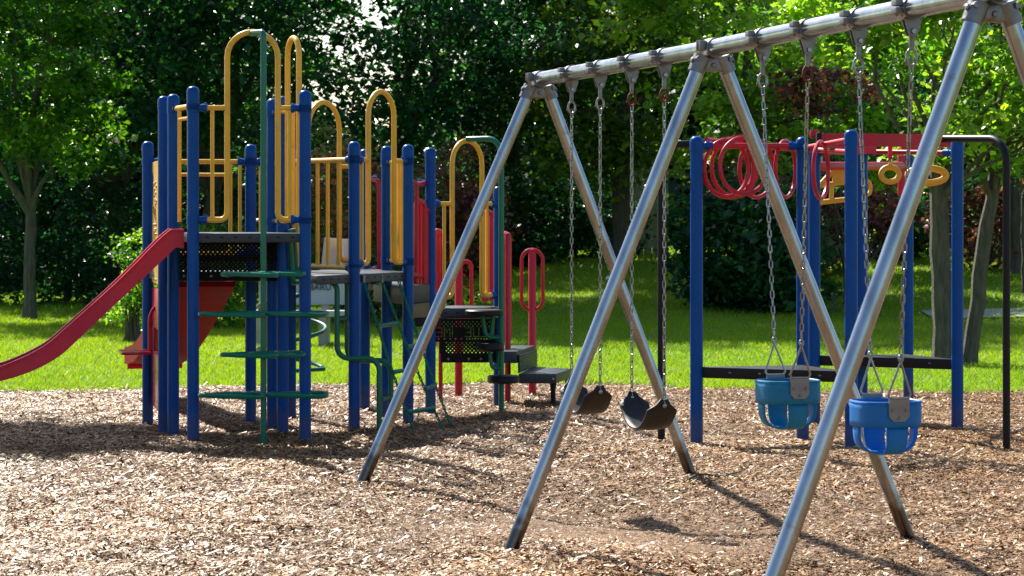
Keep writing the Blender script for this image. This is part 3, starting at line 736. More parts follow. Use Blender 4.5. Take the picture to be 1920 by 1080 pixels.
def bucket_swing(h0, h1, cen, zap, zrim, zbot, mat, label, rust, yawd=0):
    root = empty('bucket_swing', (cen.x, cen.y, zbot), label, 'toddler swing', 'full bucket toddler swings')
    ry = Matrix.Rotation(R(yawd), 3, 'Z'); B = ry @ BAR; Q = ry @ PERP; c = Vector((cen.x, cen.y, 0)); Z = Vector((0, 0, 1))
    rb, rq = .116, .135                            # half size along the beam / across it
    for h, sg, ru in ((h0, -1, rust[0]), (h1, 1, rust[1])):
        ap = c + B * sg * (rb + .025) + Z * zap
        st = hang_gear(h, root, ru); mb = MB(); chain(mb, st, ap + Z * .012, twist=.05); mb.build('chain', STEEL, root)
        mb = MB(); b0 = c + B * sg * (rb + .012) + Z * (zrim + .022)
        path = fillet([ap + Q * .006, b0 - Q * .056, b0 + Q * .056, ap - Q * .006], .014, 4)
        mb.tube(path, .0048, 7); mb.ring(ap, Q, Z, .010, .014, .0045, 12, 6); mb.build('hanger_triangle', STEEL, root)
        mb = MB(); bb = bmesh.new(); poly = [(-.046, .020), (.046, .020), (.046, -.054), (.026, -.074), (-.026, -.074), (-.046, -.054)]
        f0 = [bb.verts.new((p[0], -.003, p[1])) for p in poly]; f1 = [bb.verts.new((p[0], .003, p[1])) for p in poly]; n = 6
        bb.faces.new(f0); bb.faces.new(f1[::-1])
        for i in range(n): bb.faces.new([f0[i], f1[i], f1[(i + 1) % n], f0[(i + 1) % n]])
        bmesh.ops.recalc_face_normals(bb, faces=bb.faces)
        MM = Matrix((Q, B, Z)).transposed().to_4x4()
        mb.bm(bb, 0, Matrix.Translation(c + B * sg * (rb + .010) + Z * zrim) @ MM)
        for (qx, qz) in ((-.03, -.028), (.03, -.028), (0, -.06)): mb.bolt(c + B * sg * (rb + .013) + Q * qx + Z * (zrim + qz), B * sg, .007)
        mb.build('mounting_plate', PLATE, root)
    band = .100
    mb = MB(); vs = []; fs = []; n = 48; rows = 5
    def rim(a, k):                                 # squarish oval
        ca, sa = math.cos(a), math.sin(a); p = 3.2
        s = (abs(ca) ** p + abs(sa) ** p) ** (-1 / p)
        return B * rb * k * ca * s + Q * rq * k * sa * s
    for r_ in range(rows):
        t = r_ / (rows - 1); k = 1 - .010 * t
        for i in range(n): vs.append(c + rim(2 * math.pi * i / n, k) + Z * (zrim - band * t))
    for r_ in range(rows - 1):
        for i in range(n):
            j = (i + 1) % n; fs.append([r_ * n + i, r_ * n + j, (r_ + 1) * n + j, (r_ + 1) * n + i])
    mb.add(vs, fs); shell = mb.build('rim_band', mat, root, solid=.009, ang=60)
    mb = MB(); mb.tube([c + rim(2 * math.pi * i / n, 1.0) + Z * zrim for i in range(n)], .0065, 7, closed=True); mb.build('rim_bead', mat, shell)
    def ustrap(dirA, ra, across, hw0, hw1, name, depth, pw):
        m_ = MB(); vs = []; fs = []; n = 28
        for i in range(n + 1):
            t = math.pi * i / n; ca = math.cos(t)
            e = math.copysign(abs(ca) ** pw, ca)
            z = zrim - band + .004 - (depth) * (math.sin(t) ** .58)
            hw = hw0 + (hw1 - hw0) * math.sin(t)
            for s_ in (-1, -.33, .33, 1): vs.append(c + dirA * ra * e + across * hw * s_ + Z * z)
        for i in range(n):
            for k in range(3): fs.append([i * 4 + k, (i + 1) * 4 + k, (i + 1) * 4 + k + 1, i * 4 + k + 1])
        m_.add(vs, fs); return m_.build(name, mat, root, solid=.008, ang=60)
    dep = zrim - band - zbot
    ustrap(B, rb * .93, Q, .049, .041, 'saddle', dep, .5)
    ustrap(Q, rq * .965, B, .030, .026, 'leg_strap', dep - .004, .6)
bucket_swing(HANG[4], HANG[5], Vector((1.257, 11.43)), 1.040, .862, .642, TEAL, 'faded teal toddler bucket swing hanging next to the middle legs', (0, 1), 4)
bucket_swing(HANG[6], HANG[7], Vector((1.545, 10.37)), 1.035, .850, .632, BUCK, 'deep blue toddler bucket swing nearest the near legs', (0, 0), 2)

# ================================================================== PLAY STRUCTURE
ps = empty('play_structure', (-1.5, 18.8, 0), 'large playground climbing structure with blue posts, yellow hoops and red slides', 'play structure')
PR = .0425
POSTS = dict(A=(277, 19.15, 2.16), B=(307, 18.46, 2.475), C=(325, 18.25, 2.48), D=(362, 17.70, 2.51), E=(470, 19.24, 2.14), F=(511, 18.42, 2.455),
             G=(530, 18.25, 2.465), H=(545, 19.5, 2.11), I=(572, 17.75, 2.485), J=(664, 18.6, 2.145), K=(684, 20.4, 2.13), L=(725, 19.75, 2.14),
             M=(765, 19.3, 2.14), N=(807, 20.1, 2.135), O=(935, 20.8, 1.83))
PT = {}
def post(px, d, h, parent, r=PR):
    x = PX(px, d); z = float(mulch_h(x, d))
    mb = MB(); mb.lathe([(r, z - .15), (r, h - .10)], (x, d, 0), 18); o = mb.build('post', BLUE, parent)
    mb = MB(); rr = r * 1.09
    mb.lathe([(rr, h - .105), (rr, h - .045), (rr * .96, h - .030), (rr * .84, h - .016), (rr * .60, h - .006), (rr * .3, h - .001), (.001, h)], (x, d, 0), 18)
    mb.build('post_cap', BLUE, o)
    return Vector((x, d, 0))
for k, (px, d, h) in POSTS.items(): PT[k] = post(px, d, h, ps)
def clamp(parent, pt, u, z, r=PR, L=.10):
    mb = MB(); c = Vector((pt.x, pt.y, z)); u = Vector(u).normalized()
    mb.tube([c + Vector((0, 0, -.028)), c + Vector((0, 0, .028))], r * 1.10, 16)
    mb.tube([c + u * r * .9, c + u * (r + .02), c + u * (r + .025), c + u * L], [.024, .024, .0285, .0285], 12)
    mb.bolt(c + u * (r + .045) + Vector((0, 0, .027)), (0, 0, 1), .009); mb.bolt(c + u * (r + .045) + Vector((0, 0, -.027)), (0, 0, -1), .009)
    mb.build('clamp', BLUE, parent)
def railing(name, pa, pb, zb, zr, mat, bars=(), arch=None, ztop=None, rt=.0205, rb=.0145, parent=ps, low=True, extra=()):
    """yellow guard between two posts; arch=(fa, fb) fractions where the hoop legs stand"""
    ua = (pb - pa); L = ua.length; u = ua / L; Z = Vector((0, 0, 1))
    at = lambda s, z: Vector((pa.x, pa.y, 0)) + u * s + Z * z
    mb = MB(); s0, s1 = PR + .045, L - PR - .045
    if arch:
        a, b = arch[0] * L, arch[1] * L; Rr = (b - a) / 2
        path = fillet([at(s0, zb), at(a, zb), at(a, ztop - Rr)], .05, 6)[:-1]
        for k in range(13):
            t = math.pi * k / 12; path.append(at((a + b) / 2 - Rr * math.cos(t), ztop - Rr + Rr * math.sin(t)))
        path += fillet([at(b, ztop - Rr), at(b, zb), at(s1, zb)], .05, 6)[1:]
        mb.tube(path, rt, 12)
        mb.tube([at(s0, zr), at(a, zr)], rt * .92, 10); mb.tube([at(b, zr), at(s1, zr)], rt * .92, 10)
    else:
        mb.tube([at(s0, zr), at(s1, zr)], rt * .95, 10)
        if low: mb.tube([at(s0, zb), at(s1, zb)], rt * .95, 10)
    for f in bars: mb.tube([at(f * L, zb), at(f * L, zr)], rb, 8)
    for (f0, f1, z) in extra: mb.tube([at(f0 * L, z), at(f1 * L, z)], rb, 8)
    o = mb.build(name, mat, parent)
    for (pt, uu) in ((pa, u), (pb, -u)):
        clamp(o, pt, uu, zr)
        if low: clamp(o, pt, uu, zb)
    return o
fr = lambda px, a, b: (px - POSTS[a][0]) / (POSTS[b][0] - POSTS[a][0])
Z = Vector((0, 0, 1))
# high deck guards
railing('hoop_guard', PT['D'], PT['I'], 1.567, 2.358, YEL, (fr(398, 'D', 'I'), fr(543, 'D', 'I')), (fr(426, 'D', 'I'), fr(521, 'D', 'I')), 2.895)
railing('hoop_guard', PT['I'], PT['F'], 1.555, 2.350, YEL, (.35, .72), (fr(561, 'I', 'F'), fr(540, 'I', 'F')), 2.87)
railing('side_guard', PT['C'], PT['D'], 1.55, 2.37, YEL, (.32, .80), low=False, extra=((.32, .80, 2.29),))
mb = MB()
for px, nm in ((318, 'B'), (519, 'F')):
    x = PX(px, 18.5); mb.tube(fillet([(PT[nm].x + .03, 18.5, 2.16), (x, 18.5, 2.16), (x, 18.5, 1.50)], .02), .016, 8)
mb.build('grab_bar', RED, ps)
# back guards at the lower deck
railing('back_guard', PT['A'], PT['E'], 1.30, 2.005, YEL, tuple(fr(p, 'A', 'E') for p in (432, 450)), extra=((fr(330, 'A', 'E'), fr(425, 'A', 'E'), 1.905),))
railing('back_guard', PT['E'], PT['H'], 1.30, 2.005, YEL, (.25, .5, .75))
railing('bar_guard', PT['H'], PT['J'], 1.205, 2.01, YEL, tuple(fr(p, 'H', 'J') for p in (552, 560, 597, 616, 636)))
railing('hoop_guard', PT['H'], PT['K'], 1.23, 1.985, YEL, (.12, .85), (fr(577, 'H', 'K'), fr(635, 'H', 'K')), 2.49)
railing('hoop_guard', PT['J'], PT['M'], 1.235, 2.01, YEL, tuple(fr(p, 'J', 'M') for p in (678, 747, 752)), (fr(690, 'J', 'M'), fr(738, 'J', 'M')), 2.53)
railing('hoop_guard', PT['M'], PT['L'], 1.24, 2.01, YEL, (.25, .5, .75))
railing('hoop_guard', PT['N'], PT['O'], .93, 1.685, YEL, (fr(832, 'N', 'O'), fr(912, 'N', 'O')), (fr(847, 'N', 'O'), fr(903, 'N', 'O')), 2.20)
# decks
def deck(pts, z, t, name='deck', mat=SLATE, label=None):
    mb = MB(); mb.prism([(p.x, p.y) for p in pts], z - t, z, .008)
    cx = sum(p.x for p in pts) / len(pts); cy = sum(p.y for p in pts) / len(pts)
    o = mb.build(name, mat, ps)
    if label: o['label'] = label
    hb = MB()                                     # slotted holes along the fascia
    n = len(pts)
    for i in range(n):
        a, b = pts[i], pts[(i + 1) % n]; u = (b - a); L = u.length; u = u / L; nn = Vector((u.y, -u.x, 0))
        if nn.dot(Vector(((a.x + b.x) / 2 - cx, (a.y + b.y) / 2 - cy, 0))) < 0: nn = -nn
        s = .10
        while s < L - .08:
            c = a + u * s + Z * (z - t * .45) + nn * .0005
            hb.box(c, (.026, .004, .012), M=Matrix((u, nn, Z)).transposed(), bev=.002); s += .10
    hb.build('fascia_slot', BLK, o)
    return o
def off(k, dx=0, dy=0): return Vector((PT[k].x + dx, PT[k].y + dy, 0))
deck([off('D', .0, .0), off('I', 0, 0), off('F', 0, .02), off('B', 0, .02)], 1.472, .066)
deck([off('B', -.02, .06), off('F', -.02, .06), off('H', 0, 0), off('E', 0, .1), off('A', 0, 0)], 1.17, .06)
deck([Vector((PT['I'].x + .05, 18.15, 0)), off('J', 0, 0), off('M', 0, 0), off('L', .02, .1), off('K', 0, 0), off('H', 0, .02)], 1.158, .066)
# black perforated riser panel
def perf(mb, O, u, v, W, H, cell, hole, hr):
    nx = max(1, int(round(W / cell))); ny = max(1, int(round(H / cell))); cx, cy = W / nx, H / ny
    for j in range(ny):
        for i in range(nx):
            c = O + u * (cx * (i + .5)) + v * (cy * (j + .5))
            q = [c + u * (a * cx / 2) + v * (b_ * cy / 2) for a, b_ in ((1, 0), (1, 1), (0, 1), (-1, 1), (-1, 0), (-1, -1), (0, -1), (1, -1))]
            if hole(i, j, nx, ny):
                inn = [c + u * hr * math.cos(k * math.pi / 4) + v * hr * math.sin(k * math.pi / 4) for k in range(8)]
                mb.add(q + inn, [[k, (k + 1) % 8, 8 + (k + 1) % 8, 8 + k] for k in range(8)])
            else: mb.add([q[1], q[3], q[5], q[7]], [[0, 1, 2, 3]])
chk = lambda i, j, nx, ny: (i + j) % 2 == 0 and 0 < i < nx - 1
mb = MB(); O = Vector((PX(333, 18.32), 18.32, 1.118)); u = (Vector((PX(530, 18.30), 18.30, 0)) - Vector((O.x, O.y, 0))); W = u.length; u.normalize()
for (z0, z1, fn) in ((0, .065, None), (.065, .145, chk), (.145, .185, None), (.185, .265, chk), (.265, .29, None)):
    perf(mb, O + Z * z0, u, Z, W, z1 - z0, .0168, fn or (lambda *a: False), .0060)
rp = mb.build('riser_panel', BLK, ps, solid=.006)
mb = MB()
for k in (.06, .32, .47, .9): mb.bolt(O + u * W * k + Z * .035 + Vector((0, -.004, 0)), (0, -1, 0), .013)
mb.build('panel_bolt', GALVD, rp)
mb = MB(); mb.box((PX(525, 18.4) , 18.4, 1.36), (.22, .05, .10), bev=.01); mb.build('deck_bracket', BLK, ps)
# straight red slide
def slide():
    top = [(345, 434, 17.74), (322, 434, 17.72), (300, 452, 17.70), (228, 527, 17.66), (151, 596, 17.60), (118, 625, 17.56), (94, 647, 17.54), (60, 667, 17.50), (24, 683, 17.46), (0, 692, 17.44), (-40, 702, 17.38), (-90, 708, 17.32), (-130, 709, 17.28)]
    bot = [(345, 466, 17.74), (330, 464, 17.72), (309, 484, 17.70), (243, 546, 17.66), (173, 611, 17.60), (140, 643, 17.56), (113, 668, 17.54), (75, 690, 17.50), (34, 706, 17.46), (4, 714, 17.44), (-38, 724, 17.38), (-90, 730, 17.32), (-130, 731, 17.28)]
    def sm(pts, keep=2):                          # resample to a smooth run
        for _ in range(3):
            out = pts[:keep]
            for a, b in zip(pts[keep - 1:], pts[keep:]): out += [a.lerp(b, .25), a.lerp(b, .75)]
            pts = out + [pts[-1]]
        return pts
    T = sm([P(*t) for t in top]); B_ = sm([P(*t) for t in bot])
    wv = Vector((-.085, .47, 0)); th = .022
    mb = MB(); vs = []; fs = []; n = len(T)
    for t, b in zip(T, B_):
        h = (b - t); hn = h.normalized(); wn = wv.normalized(); inner = .80
        sec = [t, b, b + wv, t + wv, t + wv - wn * th * 1.3, t + wv - wn * (th * 1.6) + h * inner, t + wn * (th * 1.6) + h * inner, t + wn * th * 1.3]
        vs += sec
    for i in range(n - 1):
        for k in range(8):
            l = (k + 1) % 8; fs.append([i * 8 + k, (i + 1) * 8 + k, (i + 1) * 8 + l, i * 8 + l])
    fs.append(list(range(8))); fs.append([(n - 1) * 8 + k for k in range(8)][::-1])
    mb.add(vs, fs); o = mb.build('slide', REDP, ps, ang=50); o['label'] = 'narrow straight red slide running down to the left'
    for off_, nm in ((Vector((0, 0, 0)), 0), (wv, 1)):
        mb = MB(); mb.tube([t + off_ + wv.normalized() * (.014 if nm == 0 else -.014) + Z * .002 for t in T], .0165, 9); mb.build('slide_lip', REDP, o)
    for q in (-.02, .50):
        mb = MB(); a = P(-95, 722, 17.32) + wv * (.15 if q < 0 else .85); mb.tube([a, Vector((a.x, a.y, -.1))], .024, 10); mb.build('slide_leg', GALV, o)
slide()
# wide red slide at the back, seen from beneath
def wide_slide():
    cen = [(383, 528, 19.28, .24), (374, 546, 19.55, .24), (353, 586, 20.1, .24), (334, 622, 20.65, .24), (317, 650, 21.05, .235), (303, 667, 21.35, .23), (291, 673, 21.65, .23), (283, 673, 21.85, .23)]
    mb = MB(); vs = []; fs = []
    for (px, py, d, hw) in cen:
        c = P(px, py, d); w = Vector((.97, .24, 0)) * hw; w2 = w * .93
        vs += [c - w + Z * .11, c - w - Z * .04, c + w - Z * .04, c + w + Z * .11, c + w2 + Z * .11, c + w2, c - w2, c - w2 + Z * .11]
    n = len(cen)
    for i in range(n - 1):
        for k in range(8):
            l = (k + 1) % 8; fs.append([i * 8 + k, (i + 1) * 8 + k, (i + 1) * 8 + l, i * 8 + l])
    fs.append(list(range(8))); fs.append([(n - 1) * 8 + k for k in range(8)][::-1])
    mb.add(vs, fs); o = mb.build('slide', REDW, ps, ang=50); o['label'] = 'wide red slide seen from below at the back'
    c = P(290, 684, 21.75); w = Vector((.97, .24, 0)) * .235
    mb = MB(); mb.tube([c - w, c + w], .034, 12); mb.build('slide_lip', REDP, o)
wide_slide()
# lettered yellow panel between the two left posts
a, b = off('A', .045, -.02), off('B', -.035, .03)
root_p = None
mb = MB(); uu = (b - a); L = uu.length; un = uu / L; nn = Vector((un.y, -un.x, 0))
zt, zb_ = 2.00, 1.085
poly = [(0, zb_), (L, zb_), (L, zt), (.12 * L, zt), (.12 * L, zt - .07), (.28 * L, zt - .12), (.18 * L, zt - .35), (0, zb_ + .2)]
bb = bmesh.new(); f0 = [bb.verts.new(a + un * p[0] + Z * p[1] - nn * .012) for p in poly]; f1 = [bb.verts.new(a + un * p[0] + Z * p[1] + nn * .012) for p in poly]; n = len(poly)
bb.faces.new(f0); bb.faces.new(f1[::-1])
for i in range(n): bb.faces.new([f0[i], f1[i], f1[(i + 1) % n], f0[(i + 1) % n]])
bmesh.ops.recalc_face_normals(bb, faces=bb.faces); bmesh.ops.bevel(bb, geom=bb.edges[:], offset=.004, segments=2, affect='EDGES')
mb.bm(bb); yp = mb.build('game_panel', YPL, ps); yp['label'] = 'tan yellow panel with raised letters and braille dots'
side = nn if nn.y < 0 else -nn
mb = MB(); g = random.Random(5)
def dot(fx, z, r=.011): mb.lathe([(r, 0), (r * .8, .006), (r * .3, .009)], a + un * (fx * L) + Z * z + side * .012, 8, side)
for (fx, z) in ((.45, 1.83), (.55, 1.79), (.64, 1.84), (.5, 1.74), (.62, 1.71), (.72, 1.76), (.7, 1.68), (.8, 1.70), (.82, 1.81)): dot(fx, z, .016)
for r_ in range(3):
    for q in range(7):
        if (q * 3 + r_ * 2) % 5: dot(.28 + .09 * q, 1.525 - .035 * r_)
for q in (.35, .62, .75): dot(q, 1.115)
for q in (.4, .55, .68): dot(q, 1.27)
mb.build('raised_dot', YPL, yp)
rot = Matrix((un if un.x > 0 else -un, Z, side)).transposed().to_euler()
for t, fx, z, s in (('ABC', .50, 1.455, .075), ('L', .62, 1.60, .12), ('E', .40, 1.63, .10)):
    text(t, a + un * (fx * L) + Z * z + side * .014, s, rot, YPL, yp, ext=.006)
# red shop panel with counter below
mb = MB(); c = (a + b) / 2
mb.box(c + Z * .90, (L * .94, .022, .30), rot=math.atan2(un.y, un.x), bev=.006); mb.box(c + Z * .36, (L * .94, .022, .42), rot=math.atan2(un.y, un.x), bev=.006)
mb.box(c - un * L * .36 + Z * .66, (L * .16, .022, .22), rot=math.atan2(un.y, un.x), bev=.006)
sp = mb.build('shop_panel', REDP, ps)
mb = MB(); mb.box(c + side * .10 + Z * .57 + Vector((-.06, 0, 0)), (L * .60, .22, .024), rot=math.atan2(un.y, un.x), bev=.008); mb.build('counter', REDP, sp)
mb = MB(); q = c + side * .05; mb.tube(fillet([q + Z * .58 , q + Z * .86 + Vector((.0, 0, 0)), q + Z * .95 + Vector((.08, 0, 0))], .2, 8), .014, 8); mb.build('handle', REDP, sp)

# green loop climber on a pole in front of the high deck
gx, gd = PX(494, 17.55), 17.55
lc = MB(); lc.tube(fillet([(gx, gd, -.1), (gx, gd, PZ(60, gd)), (PX(470, 17.72), 17.73, PZ(62, 17.7))], .035, 6), .0215, 12)
lo = lc.build('loop_climber', GRN, ps)
def loop(px0, px1, py, d, dep, r=.0165):
    a0, a1 = PX(px0, d), PX(px1, d); z = PZ(py, d); m = MB(); n = 36; pts = []
    for k in range(n):
        t = 2 * math.pi * k / n; e = lambda v: math.copysign(abs(v) ** .62, v)
        pts.append(Vector(((a0 + a1) / 2 + (a1 - a0) / 2 * e(math.cos(t)), d + dep * e(math.sin(t)), z + .006 * math.sin(2 * t))))
    m.tube(pts, r, 8, closed=True); m.build('loop_rung', GRN, lo)
for (l0, l1, r0, r1, py) in ((418, 522, 470, 570, 514), (376, 496, 492, 612, 589), (418, 522, 470, 570, 665), (376, 496, 492, 612, 741)):
    loop(l0, l1, py, gd - .05, .13); loop(r0, r1, py - 1, gd + .05, .13)
# green stepped rail climber
mb = MB()
for (dd, xs_, ys_) in ((18.55, (556, 632, 711), (430, 528, 672, 808)), (18.85, (562, 651, 733), (428, 519, 676, 792))):
    x0, x1, x2 = [PX(v, dd) for v in xs_]; z0, z1, z2, _ = [PZ(v, dd) for v in ys_]
    path = fillet([(x0 - .02, dd - .35, z0), (x0, dd - .3, z1), (x0 + .07, dd, z1), (x1, dd, z1), (x1, dd, z2), (x2, dd, z2), (x2, dd, -.08)], [.05, .06, .07, .09, .09, .09], 7)
    mb.tube(path, .0205, 12)
st = mb.build('step_climber', GRN, ps)
for (px, py) in ((640, 597), (722, 748)):
    mb = MB(); mb.tube([P(px - 6, py, 18.55), P(px + 9, py - 2, 18.85)], .0165, 10); mb.build('rung', GRN, st)
# green spiral climber further back
mb = MB(); pts = []; cx_, cd = PX(547, 20.0), 20.0
for k in range(92):
    t = k / 91 * 2 * math.pi * 1.75 + .3; pts.append(Vector((cx_ + .27 * math.cos(t), cd + .27 * math.sin(t), .36 + .60 * k / 91)))
pts = fillet([(cx_, cd, .35)] + pts[:1], .02) [:1] + pts + [Vector((cx_, cd, .97))]
mb.tube(pts, .0165, 8); mb.tube([(cx_, cd, -.1), (cx_, cd, 1.12)], .021, 10); mb.build('spiral_climber', GRN, ps)
# chain net climber
top = [P(682, 527, 18.72), P(716, 527, 18.98), P(748, 527, 19.22)]
bot = [P(777, 806, 18.5), P(832, 802, 18.75), P(848, 797, 19.05)]
mb = MB()
for q in range(3): mb.lathe([(.012, -.03), (.012, .02), (.006, .03)], top[q] + Vector((0, -.02, .02)), 8)
nc = mb.build('chain_climber', GALVD, ps)
for a_, b_ in zip(top, bot):
    mb = MB(); c1 = a_.lerp(b_, .5) + Vector((0, 0, -.05)); chain(mb, a_, c1, .05, .026, .0052); chain(mb, c1, b_ - Z * .03, .05, .026, .0052); mb.build('chain', GRN, nc)
def onchain(k, t): return top[k].lerp(bot[k], t) + Vector((0, 0, -.2 * t * (1 - t)))
for (k, t) in ((0, .27), (1, .41), (0, .57), (1, .70), (0, .86)):
    mb = MB(); mb.tube([onchain(k, t), onchain(k + 1, t - .015)], .0165, 9); mb.build('rung', GRN, nc)
# stair ramp to the low deck with red barriers
def plan(*q): return [(PX(px, d), d) for px, d in q]
mb = MB(); mb.prism(plan((700, 19.95), (766, 19.42), (806, 20.0), (800, 20.35), (735, 20.7)), PZ(566, 19.9), PZ(533, 19.9), .008); sr = mb.build('stair', SLATE, ps); sr['label'] = 'dark slate step between the decks'
mb = MB(); mb.prism(plan((772, 19.60), (806, 20.06), (802, 20.12), (770, 19.68)), PZ(594, 19.9), PZ(567.5, 19.9), .004); mb.build('stair_riser', TANP, sr)
mb = MB(); mb.prism(plan((690, 20.1), (735, 19.85), (738, 19.9), (694, 20.15)), PZ(545, 19.9), PZ(534, 19.9), .003); mb.build('stringer', TANP, sr)
mb = MB(); mb.prism(plan((776, 20.02), (828, 20.15), (822, 20.6), (780, 20.5)), PZ(612, 20.1), PZ(595, 20.1), .006); mb.build('lower_step', BLK, sr)
def barrier(px, top_y, bot_y, d, w, n=1):
    m = MB(); x = PX(px, d); z0, z1 = PZ(bot_y, d), PZ(top_y, d)
    m.tube(fillet([(x, d, z0), (x, d, z1), (x + w, d + .12, z1 - .03), (x + w, d + .12, z0)], .05, 6), .021, 10)
    for k in range(n):
        f = (k + 1) / (n + 1); m.tube([(x + w * f, d + .12 * f, z0), (x + w * f, d + .12 * f, z1 - .02)], .015, 8)
    m.tube([(x, d, z0 + .03), (x + w, d + .12, z0 + .03)], .016, 8)
    m.build('stair_barrier', RED, ps)
barrier(780, 374, 545, 19.85, .06); barrier(792, 390, 545, 20.0, .07); barrier(815, 430, 585, 20.35, .06)
barrier(907, 395, 565, 21.2, .09, 2); barrier(944, 435, 640, 21.4, .05)
m = MB(); m.tube(fillet([P(696, 336, 20.3), P(710, 338, 20.2), P(711, 505, 20.2), P(696, 506, 20.3)], .04), .017, 9)
m.tube([P(768, 335, 19.4), P(781, 345, 19.8)], .017, 9); m.tube([P(781, 345, 19.8), P(781, 520, 19.8)], .017, 9); m.tube([P(781, 345, 19.8), P(795, 343, 20.05)], .017, 9)
m.tube([P(768, 512, 19.4), P(795, 520, 20.05)], .017, 9)
hr_ = m.build('stair_handrail', RED, ps)
clamp(hr_, PT['N'], Vector((-1, -.2, 0)), PZ(343, 20.1)); clamp(hr_, PT['N'], Vector((-1, -.2, 0)), PZ(518, 20.1)); clamp(hr_, PT['K'], Vector((1, -.1, 0)), PZ(336, 20.4)); clamp(hr_, PT['K'], Vector((1, -.1, 0)), PZ(506, 20.4))
# low deck with its perforated letter panel
dl = [Vector((PX(812, 20.35), 20.35, 0)), Vector((PX(930, 20.45), 20.45, 0)), Vector((PX(945, 20.8), 20.8, 0)), Vector((PX(850, 20.95), 20.95, 0)), Vector((PX(808, 20.7), 20.7, 0))]
deck(dl, PZ(578, 20.35), .085)
FONT = {'E': ["11111", "10000", "10000", "11110", "10000", "10000", "11111"], 'M': ["10001", "11011", "10101", "10101", "10001", "10001", "10001"],
        'I': ["1", "1", "1", "1", "1", "1", "1"], 'U': ["10001", "10001", "10001", "10001", "10001", "10001", "11111"],
        'L': ["10000", "10000", "10000", "10000", "10000", "10000", "11111"], 'C': ["11111", "10000", "10000", "10000", "10000", "10000", "11111"]}
line = ['0'] * 7
def put(ch, mir=True, gap=1):
    for r_ in range(7):
        s = FONT[ch][r_]; s = s[::-1] if mir else s
        line[r_] += s + '0' * gap
put('E'); put('M'); put('I', gap=9); put('E'); put('U'); put('L', gap=1); put('C')
nc_ = len(line[0])
d3 = 20.33; O = Vector((PX(815, d3), d3, PZ(680, d3))); W = (931 - 815) * d3 / F; u = Vector((1, 0.02, 0)).normalized()
mb = MB()
px2 = d3 / F
perf(mb, O + u * (.05), u, Z, W - .05, 17 * px2, .02, lambda *a: False, .004)
perf(mb, O + Z * 17 * px2 + u * .04, u, Z, W - .04, 22 * px2, .0157, lambda i, j, nx, ny: (i + j) % 2 == 0 and 2 < i < nx - 1, .0054)
perf(mb, O + Z * 39 * px2, u, Z, W, 3 * px2, .03, lambda *a: False, .004)
perf(mb, O + Z * 42 * px2, u, Z, W, 5.5 * px2, .0225, lambda i, j, nx, ny: i % 2 == 1 or i > 10, .0058)
cw = W / (nc_ + 1); lh = 19 * px2
nx_ = nc_
cellw, cellh = W / nx_, lh / 7
for j in range(7):
    for i in range(nx_):
        on = line[6 - j][i] == '1'; c = O + Z * (47.5 * px2 + cellh * (j + .5)) + u * cellw * (i + .5)
        q = [c + u * (a_ * cellw / 2) + Z * (b_ * cellh / 2) for a_, b_ in ((1, 0), (1, 1), (0, 1), (-1, 1), (-1, 0), (-1, -1), (0, -1), (1, -1))]
        if on:
            hr = min(cellw, cellh) * .36; inn = [c + u * hr * math.cos(k * math.pi / 4) + Z * hr * math.sin(k * math.pi / 4) for k in range(8)]
            mb.add(q + inn, [[k, (k + 1) % 8, 8 + (k + 1) % 8, 8 + k] for k in range(8)])
        else: mb.add([q[1], q[3], q[5], q[7]], [[0, 1, 2, 3]])
perf(mb, O + Z * 66.5 * px2, u, Z, W, 16 * px2, .0168, lambda i, j, nx, ny: (i + j) % 2 == 0 and i > 1 and j < ny - 1, .0054)
pn = mb.build('letter_panel', BLK, ps, solid=.003); pn['label'] = 'black perforated panel with dotted letters seen from behind'
mb = MB()
for k in (.22, .55, .75): mb.bolt(O + u * W * k + Z * 7 * px2 + Vector((0, -.003, 0)), (0, -1, 0), .013)
mb.build('panel_bolt', GALVD, pn)
# pod climber with curved green pole
gx, gd = PX(940, 20.25), 20.25
mb = MB(); mb.tube(fillet([(gx, gd, -.1), (gx, gd, PZ(259, gd)), (PX(876, 20.45), 20.45, PZ(261, 20.45))], .14, 8), .0225, 12)
for (py, py2, px) in ((632, 592, 905), (690, 655, 917)):
    mb.tube(fillet([P(940, py, gd), P(px + 6, py + 2, gd - .03), P(px, py2, gd - .02)], .10, 7), .017, 9)
    mb.tube(fillet([P(940, py2 - 8, gd), P(px + 20, py2 - 6, gd), P(px + 16, py, gd)], .05, 6), .017, 9)
pc = mb.build('pod_climber', GRN, ps)
for (px, py, hw, t) in ((908, 586, 36, 11), (918, 650, 27, 14), (944, 711, 30, 14)):
    mb = MB(); c = P(px, py, gd - .02); r_ = hw * gd / F; h = t * gd / F / 2
    mb.lathe([(r_ * .9, -h), (r_, -h * .6), (r_, h * .6), (r_ * .93, h), (r_ * .6, h * 1.08)], c, 24); mb.build('pod_step', BLK, pc)
# red handle posts and supports of the transfer steps
def red_post(px, d, top_y, r=.034):
    x = PX(px, d); m = MB(); h = PZ(top_y, d); m.lathe([(r, -.12), (r, h - .02), (r * .8, h - .006), (r * .3, h)], (x, d, 0), 14)
    return m.build('support_post', RED, ps)
def red_loop(o, px, d, y0, y1, hwpx):
    x = PX(px, d); w = hwpx * d / F; z0, z1 = PZ(y1, d), PZ(y0, d); m = MB(); n = 10; pts = []
    for k in range(n + 1): t = math.pi * k / n; pts.append(Vector((x + w * math.cos(t), d, z1 - w + w * math.sin(t))))
    for k in range(n + 1): t = math.pi * k / n; pts.append(Vector((x - w * math.cos(t), d, z0 + w - w * math.sin(t))))
    m.tube(pts, .0165, 9, closed=True); m.build('hand_loop', RED, o)
o = red_post(998, 22.2, 466); red_loop(o, 998, 22.2, 468, 582, 20)
o = red_post(860, 22.0, 468); red_loop(o, 874, 22.0, 490, 600, 10)
